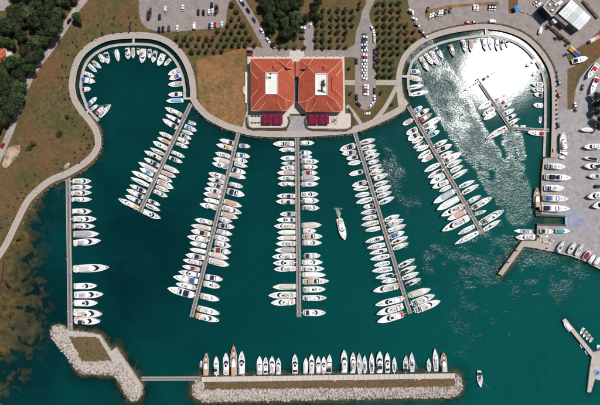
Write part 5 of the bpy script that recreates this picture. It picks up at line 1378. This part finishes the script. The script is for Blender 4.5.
def plantation(spots, label, grp, d0=4.6, d1=6.0, m=M_leaf3):
    for (x, y) in spots:
        tree(x + rnd.uniform(-.5, .5), y + rnd.uniform(-.5, .5), rnd.uniform(d0, d1), SMALL, 1.9, m, 'small_tree', label, 'tree', grp)
sp = []
for y in (52, 88, 124, 160, 196, 232):
    for x in (82, 118, 155, 192, 228, 262):
        if (y == 52 and x == 82) or (x == 262 and y > 130) or (y == 232 and x > 230): continue
        sp.append((300 + x / 5, y / 5))
plantation(sp, 'small round tree in the square plantation behind the car-park building', 'trees of the square plantation')
sp = []
for y, xs in ((15, (392, 427, 462, 498)), (52, (392, 427, 462, 498)), (88, (392, 427, 462, 498)), (125, (392, 427, 462, 498, 535)), (160, (392, 427, 462, 498, 535, 570)), (197, (392, 427, 462, 498, 538, 572)), (232, (392, 427, 462, 498, 538)), (268, (392, 427, 462, 498)), (305, (392, 427, 462)), (342, (392, 427, 462)), (378, (392, 427, 462))):
    for x in xs: sp.append((300 + x / 5, y / 5))
plantation(sp, 'small round tree in the plantation between car park and glinting cove', 'trees of the cove plantation')
PLW = [(228.5, 4), (235, 4.5), (244, 17), (254, 34), (261, 45), (254, 49), (232, 48), (222, 52), (205, 56), (192, 53.5), (182, 46), (177, 38), (185, 34.5), (203, 32.5), (225, 29.5), (229, 15)]
sp = []
yy = 5; row = 0
while yy < 56:
    xx = 174 + (3.6 if row % 2 else 0)
    while xx < 264:
        if in_poly(xx, yy, PLW): sp.append((xx, yy))
        xx += 7.3
    yy += 6.6; row += 1
plantation(sp, 'small round tree in the plantation between parking lot and dry lawn', 'trees of the west plantation', 4.6, 6.4)
plantation([(240 + x / 6.67, y / 6.67) for x, y in ((175, 205), (198, 240), (265, 250), (318, 255), (365, 255), (265, 310), (318, 315), (365, 315), (428, 315), (225, 290))], 'small round tree on the verge between grove and twin buildings', 'trees by the building road', 4.2, 5.4)
plantation([(382, 93), (349.5, 68), (350, 93), (392, 104)], 'small round tree alone on a lawn patch beside the car park', 'trees on the lawn patches', 3.6, 4.6)
plantation([(149, 12), (149, 17), (216.5, 7), (216.5, 12)], 'small round tree on a planted island of the parking lot', 'trees on the parking islands', 3.6, 5.0)
plantation([(360, 3), (359.5, 8)], 'small round tree beside the car park entrance', 'trees at the car park entrance', 4, 5)
# bushes on the west lawn
bsp = []
pl = PROM_W
for i in range(4, len(pl), 3):
    for d in (5.5, 10.5, 15):
        if rnd.random() < .75 and in_poly(*offset(pl, d)[i], LAND): x, y = offset(pl, d)[i]; bsp.append((x + rnd.uniform(-2, 2), y + rnd.uniform(-2, 2)))
for i in range(12, 52, 3):
    for d in (9, 14, 19):
        x, y = offset(RING_L, d)[i]
        if rnd.random() < .7 and x < 140 and y > 8 : bsp.append((x + rnd.uniform(-2, 2), y + rnd.uniform(-2, 2)))
for y in (17, 25, 32.5):
    for x in (114, 121.5, 129, 136): bsp.append((x + rnd.uniform(-1, 1), y + rnd.uniform(-1, 1)))
for (x, y) in bsp:
    tree(x, y, rnd.uniform(1.8, 3.4), BUSH, .5, M_leaf3, 'lawn_bush', 'low dark bush scattered on the west lawn inside the promenade', 'bush', 'bushes of the west lawn')
for (x, y, d) in ((67, 116.5, 6), (59, 133.5, 7), (33, 144, 7), (29, 148, 6)):
    tree(x, y, d, SMALL, 1.2, M_leaf2, 'large_bush', 'broad green shrub patch in the middle of the west lawn', 'bush', 'broad shrubs of the west lawn')
hl = [p for p in HEDGE_R if p[0] > 424 or p[1] < 38]
hedge(hl[:-14], 1.0, .8, 'thin rusty hedge between the glinting cove promenade and the road', mat('rusty_leaf', (.08, .04, .02), (.16, .085, .045), 1, .8), seed=9, dens=10)
for i in range(13):
    tree(556.6, 72 + i * 4.7, 2.4, BUSH, .5, M_leaf3 if i % 3 else M_leaf2, 'hedge_bush', 'clipped bush in the row along the promenade beside the boatyard road', 'bush', 'bushes along the boatyard road')

hedge([(546, 25.5), (553, 30), (560, 36), (566, 41), (569.5, 43.5)], 1.8, 1.2, 'dark hedge along the verge between cove road and workshop hall', seed=12, dens=16)
hedge([(582.5, 1), (588, 7.5), (593, 13), (597.5, 18.5)], 2.0, 1.3, 'dark brown hedge behind the workshop hall', seed=13, dens=16)
st('verge', [(544.5, 23.5), (547, 24), (556, 30.5), (566, 38.5), (571, 43), (569.5, 45.5), (561, 39.5), (550, 31)], Z2 + .03, M_strip)
for (x, y, d) in ((558, 36.8, 4.6), (562, 38, 4.2), (548.5, 27.5, 3.8), (568, 43.6, 4.4), (566, 54.5, 3.6)):
    tree(x, y, d, SMALL, 1.9, M_leaf1, 'small_tree', 'small dark tree on the verge between cove road and workshop hall', 'tree', 'trees by the workshop verge')

# ------------------------------------------------------------------ cars
def car_ring(ts, f):
    return f
def car_body():
    xs = [(-2.15, .60, .95), (-2.1, .78, 1.0), (-1.2, .86, 1.0), (0, .88, 1.0), (1.2, .80, 1.0), (1.9, .70, .95), (2.15, .55, .86)]
    rings = []
    for x, h, w in xs:
        w *= .88
        rings.append([(x, w * .9, .22), (x, w, .45), (x, w * .97, h), (x, w * .7, h + .06), (x, -w * .7, h + .06), (x, -w * .97, h), (x, -w, .45), (x, -w * .9, .22)])
    return MB().loft(rings, True, True)
def car_glass():
    a = [(-1.75, .80), (1.0, .80)]; b = [(-1.25, .62), (.35, .62)]
    r0 = [(-1.8, .80, .88), (-1.8, -.80, .88), (1.05, -.80, .86), (1.05, .80, .86)]; r1 = [(-1.3, .64, 1.40), (-1.3, -.64, 1.40), (.35, -.64, 1.42), (.35, .64, 1.42)]
    return MB().loft([r0, r1], False, True)
car_m = {'body': car_body().mesh('body'), 'glasshouse': car_glass().mesh('glasshouse'),
         'roof': MB().loft([[(-1.32, .66, 1.40), (-1.32, -.66, 1.40), (.37, -.66, 1.42), (.37, .66, 1.42)], [(-1.15, .56, 1.49), (-1.15, -.56, 1.49), (.22, -.56, 1.50), (.22, .56, 1.50)]], True, True).mesh('roof'),
         'wheel': disc(.32, -.1, .1, 12).mesh('wheel'), 'rim': disc(.2, -.12, .12, 8).mesh('rim'), 'bumper': MB().box((0, 0, .4), (.12, 1.5, .22)).mesh('bumper'),
         'headlight': MB().box((0, 0, 0), (.1, .36, .16)).mesh('headlight')}
van_m = {'body': MB().loft([[(x, w * s, z) for w, z in ((.88, .3), (.95, .7), (.93, h), (.8, h + .08), (-.8, h + .08), (-.93, h), (-.95, .7), (-.88, .3))] for x, h, s in ((-2.4, 1.8, .97), (-2.2, 1.95, 1), (.9, 1.95, 1), (1.7, 1.1, .98), (2.4, .95, .92))], True, True).mesh('body'),
         'glasshouse': MB().add([(1.0, .78, 1.99), (1.0, -.78, 1.99), (1.68, -.84, 1.24), (1.68, .84, 1.24)], [(0, 1, 2, 3)]).mesh('glasshouse')}
PAINT = {'white': mat('paint_white', (.74, .74, .74), rough=.25, spec=.5), 'black': mat('paint_black', (.012, .013, .016), rough=.2, spec=.5), 'navy': mat('paint_navy', (.012, .02, .05), rough=.2, spec=.5),
         'blue': mat('paint_blue', (.02, .06, .22), rough=.2, spec=.5), 'red': mat('paint_red', (.36, .012, .02), rough=.2, spec=.5), 'silver': mat('paint_silver', (.45, .46, .48), rough=.3, metallic=.4, spec=.5),
         'dark grey': mat('paint_dark_grey', (.06, .065, .07), rough=.25, spec=.5)}
def car(x, y, deg, col, where, grp, van=False, z=Z2 + .03):
    root = empty('delivery_van' if van else 'parked_car', W(x, y, z), R(deg), (1.06, 1.08, 1.0))
    if van:
        place('body', van_m['body'], PAINT[col], root); place('glasshouse', van_m['glasshouse'], M_glass, root)
    else:
        place('body', car_m['body'], PAINT[col], root); place('glasshouse', car_m['glasshouse'], M_glass, root); place('roof', car_m['roof'], PAINT[col], root)
    for sx in (-1, 1):
        for sy in (-1, 1):
            w = place('wheel', car_m['wheel'], M_wet, root); place('rim', car_m['rim'], M_steel, w); w.location = (sx * 1.35, sy * .80, .32); w.rotation_euler.x = R(90)
    for sy in (-1, 1):
        h = place('headlight', car_m['headlight'], M_gel, root); h.location = (2.12 if not van else 2.38, sy * .58, .62)
    tag(root, '%s %s %s' % (col, 'van' if van else 'car', where), 'van' if van else 'car', grp)
t37 = lambda x, y: (130 + x / 4.615, y / 4.615)
P1 = 'in the north-west parking lot'.replace('north-west ', '')
for (x, y, a, c, w) in ((95, 50, 90, 'dark grey', 'beside a planted island of the parking lot'), (165, 45, 90, 'white', 'standing in the open parking lot beside the curving cove'), (245, 38, 90, 'white', 'standing in the open parking lot beside the curving cove'), (138, 80, 90, 'navy', 'standing in the open parking lot'),
                     (316, 58, 90, 'navy', 'in the island row of the parking lot'), (340, 60, 90, 'black', 'in the island row of the parking lot'), (378, 26, 90, 'black', 'behind the planted island of the parking lot'), (366, 58, 90, 'white', 'in the island row of the parking lot'), (382, 55, 90, 'white', 'in the island row of the parking lot'),
                     (135, 138, 90, 'navy', 'in the row at the lower parking lot edge'), (153, 136, 90, 'black', 'in the row at the lower parking lot edge'), (180, 133, 90, 'dark grey', 'in the row at the lower parking lot edge'), (220, 133, 90, 'white', 'in the row at the lower parking lot edge'),
                     (368, 121, 90, 'blue', 'in the row beside the west plantation'), (380, 120, 90, 'white', 'in the row beside the west plantation'), (393, 118, 90, 'red', 'in the row beside the west plantation'), (425, 115, 90, 'white', 'in the row beside the west plantation')):
    car(*t37(x, y), a, c, w, 'cars in the parking lot')
car(*t37(298, 122), 90, 'white', 'in the row at the lower parking lot edge', 'vans in the parking lot', van=True)
for i, (x, y, c) in enumerate(((365, 10, 'white'), (369, 16, 'navy'), (391, 45, 'black'), (415, 82, 'dark grey'), (445, 125, 'white'), (470, 163, 'white'), (489, 187, 'dark grey'))):
    car(150 + x / 4 + .6, y / 4 - .2, -58, c, 'at slanting road kerb by the grove, %s from the buildings' % ORD[6 - i], 'cars along the slanting road')
car(250.3, 52.0, 0, 'black', 'by the corner of the dry-lawn building', 'cars by the buildings'); car(250.3, 54.9, 0, 'red', 'by the corner of the dry-lawn building', 'cars by the buildings')
col1 = [('dark grey', 175), ('white', 186), ('navy', 200), ('dark grey', 212), ('white', 226), ('blue', 241), ('white', 253), ('white', 277), ('red', 292), ('white', 305), ('white', 322), ('white', 336), ('white', 352), ('silver', 366), ('white', 380), ('white', 394)]
for i, (c, y) in enumerate(col1):
    car(364.3, y / 5, 0 if i % 2 else 180, c, 'in the long middle row of the car park', 'cars in the middle row')
for i, (c, y) in enumerate((('white', 149), ('silver', 163), ('red', 184), ('white', 200))):
    car(365.8, 60 + y / 5.79, 0, c, 'in the short lower row of the car park', 'cars in the lower row')
for (x, y, a, c) in ((372.2, 29, -60, 'white'), (374, 35.3, 90, 'white'), (374.2, 40.5, 90, 'silver'), (374.4, 52, 90, 'navy'), (374.4, 58.6, 90, 'black'), (374.4, 66, 90, 'navy'), (374.4, 91, 90, 'black'), (374.4, 98.8, 90, 'white'), (371, 105.3, 45, 'white'), (373, 102.6, 50, 'silver'), (358.8, 104.6, -45, 'black'), (356.6, 97.5, 90, 'black'), (356.5, 61.5, 90, 'black')):
    car(x, y, a, c, 'beside the kerb at the side of the car park', 'cars at the car park sides')
car(367.2, 113.8, 10, 'white', 'alone on the lawn below the rounded car park end', 'cars on the lawn')
for (x, y, a, c) in ((302.5, 28.3, 0, 'white'), (302.3, 32, 0, 'black'), (302.3, 38.6, 0, 'navy'), (311.2, 24.5, 60, 'white')):
    car(x, y, a, c, 'in the small bay beside the square plantation', 'cars in the small bay')
t5 = lambda x, y: (400 + x / 5, y / 5)
for (x, y, a, c) in ((52, 55, -20, 'white'), (54, 66, -20, 'navy'), (70, 96, -20, 'white'), (84, 127, -20, 'dark grey'), (106, 160, -30, 'black'), (124, 180, -30, 'black')):
    car(*t5(x, y), a, c, 'at the plantation kerb of the cove car park', 'cars at the plantation kerb')
for (x, y, a, c) in ((137, 50, 70, 'black'), (150, 85, 70, 'white'), (163, 80, 70, 'white'), (177, 76, 72, 'dark grey'), (195, 68, 74, 'white'), (208, 66, 74, 'white'), (228, 60, 76, 'black'), (250, 53, 78, 'black'), (370, 40, 86, 'white'), (385, 40, 86, 'silver'), (446, 38, 86, 'navy'), (459, 37, 86, 'black'), (472, 38, 86, 'navy')):
    car(*t5(x, y), a, c, 'in the island row of the cove car park', 'cars in the cove car park')
car(*t5(338, 115), 0, 'red', 'along the rusty hedge by the cove road', 'cars along the cove hedge'); car(*t5(370, 113), 0, 'dark grey', 'along the rusty hedge by the cove road', 'cars along the cove hedge')
car(*t5(460, 110), 0, 'white', 'along the rusty hedge by the cove road', 'vans along the cove hedge', van=True)
car(69.8, 21.2, 55, 'black', 'driving beside the single tree on the curving road', 'cars on the curving road')
car(24.5, 91, 68, 'navy', 'driving in the straight stretch of the curving road', 'cars on the curving road')
car(14.8, 115, 65, 'white', 'driving on the lower stretch of the curving road', 'cars on the curving road')
car(3.2, 145.6, 60, 'red', 'driving on the lower stretch of the curving road', 'cars on the curving road')
car(28.6, 70, 60, 'white', 'pulled up on the wood side of the curving road', 'cars on the curving road', z=GZ + .02)
for (x, y, a, c, w) in ((558.5, 82.5, 90, 'blue', 'beside the bush row on the boatyard road'), (558.5, 95.2, 90, 'red', 'beside the bush row on the boatyard road'), (557.8, 125, 90, 'navy', 'beside the bush row at the boatyard entrance'), (574.3, 105.8, 85, 'white', 'at the tip of the triangular lawn'), (575.2, 109.0, 85, 'dark grey', 'at the tip of the triangular lawn'), (582, 87.5, 72, 'navy', 'on the curved ramp beside wooden-bowed boats'), (535.6, 2.5, 40, 'black', 'beside the brown-roofed office'), (538.6, 4.8, 40, 'silver', 'beside the brown-roofed office')):
    car(x, y, a, c, w, 'cars by the boatyard')
car(597.5, 186.3, 0, 'navy', 'among the boats of the boatyard', 'vans in the boatyard', van=True)
for (x, y, c, lab) in ((553, 240.3, 'y', 'orange dinghy lying by the yard jetty'), (546, 242, 'r', 'red dinghy lying by the yard jetty root'), (549.5, 243.2, 'r', 'red dinghy beside another red dinghy by the yard jetty')):
    boat(x + 2.2, y + .4, x - 2.2, y - .3, 2.0, 'o', c, lab, z=Z2 + .65, group='dinghies by the yard jetty')
# stacked gear on the yard edge
for (x, y, sx, sy, a, m, lab) in ((564.2, 153.4, 2.0, 3.2, 70, M_gel, 'white'), (561, 157.2, 3.4, 1.4, 10, M_steel, 'grey'), (553.6, 150.2, 1.5, 2.4, 0, M_teakg, 'brown'), (562.4, 158.6, 2.6, 1.2, -10, M_CAN['e'], 'beige')):
    r = empty('gear_crate', W(x, y, Z2), R(a))
    MB().box((0, 0, .5), (sx, sy, .9)).build('box', m, r); MB().box((0, 0, 1.0), (sx + .1, sy + .1, .1)).build('lid', m, r)
    tag(r, '%s gear crate near the boat standing along the promenade hedge' % lab, 'crate', 'gear crates in the yard')
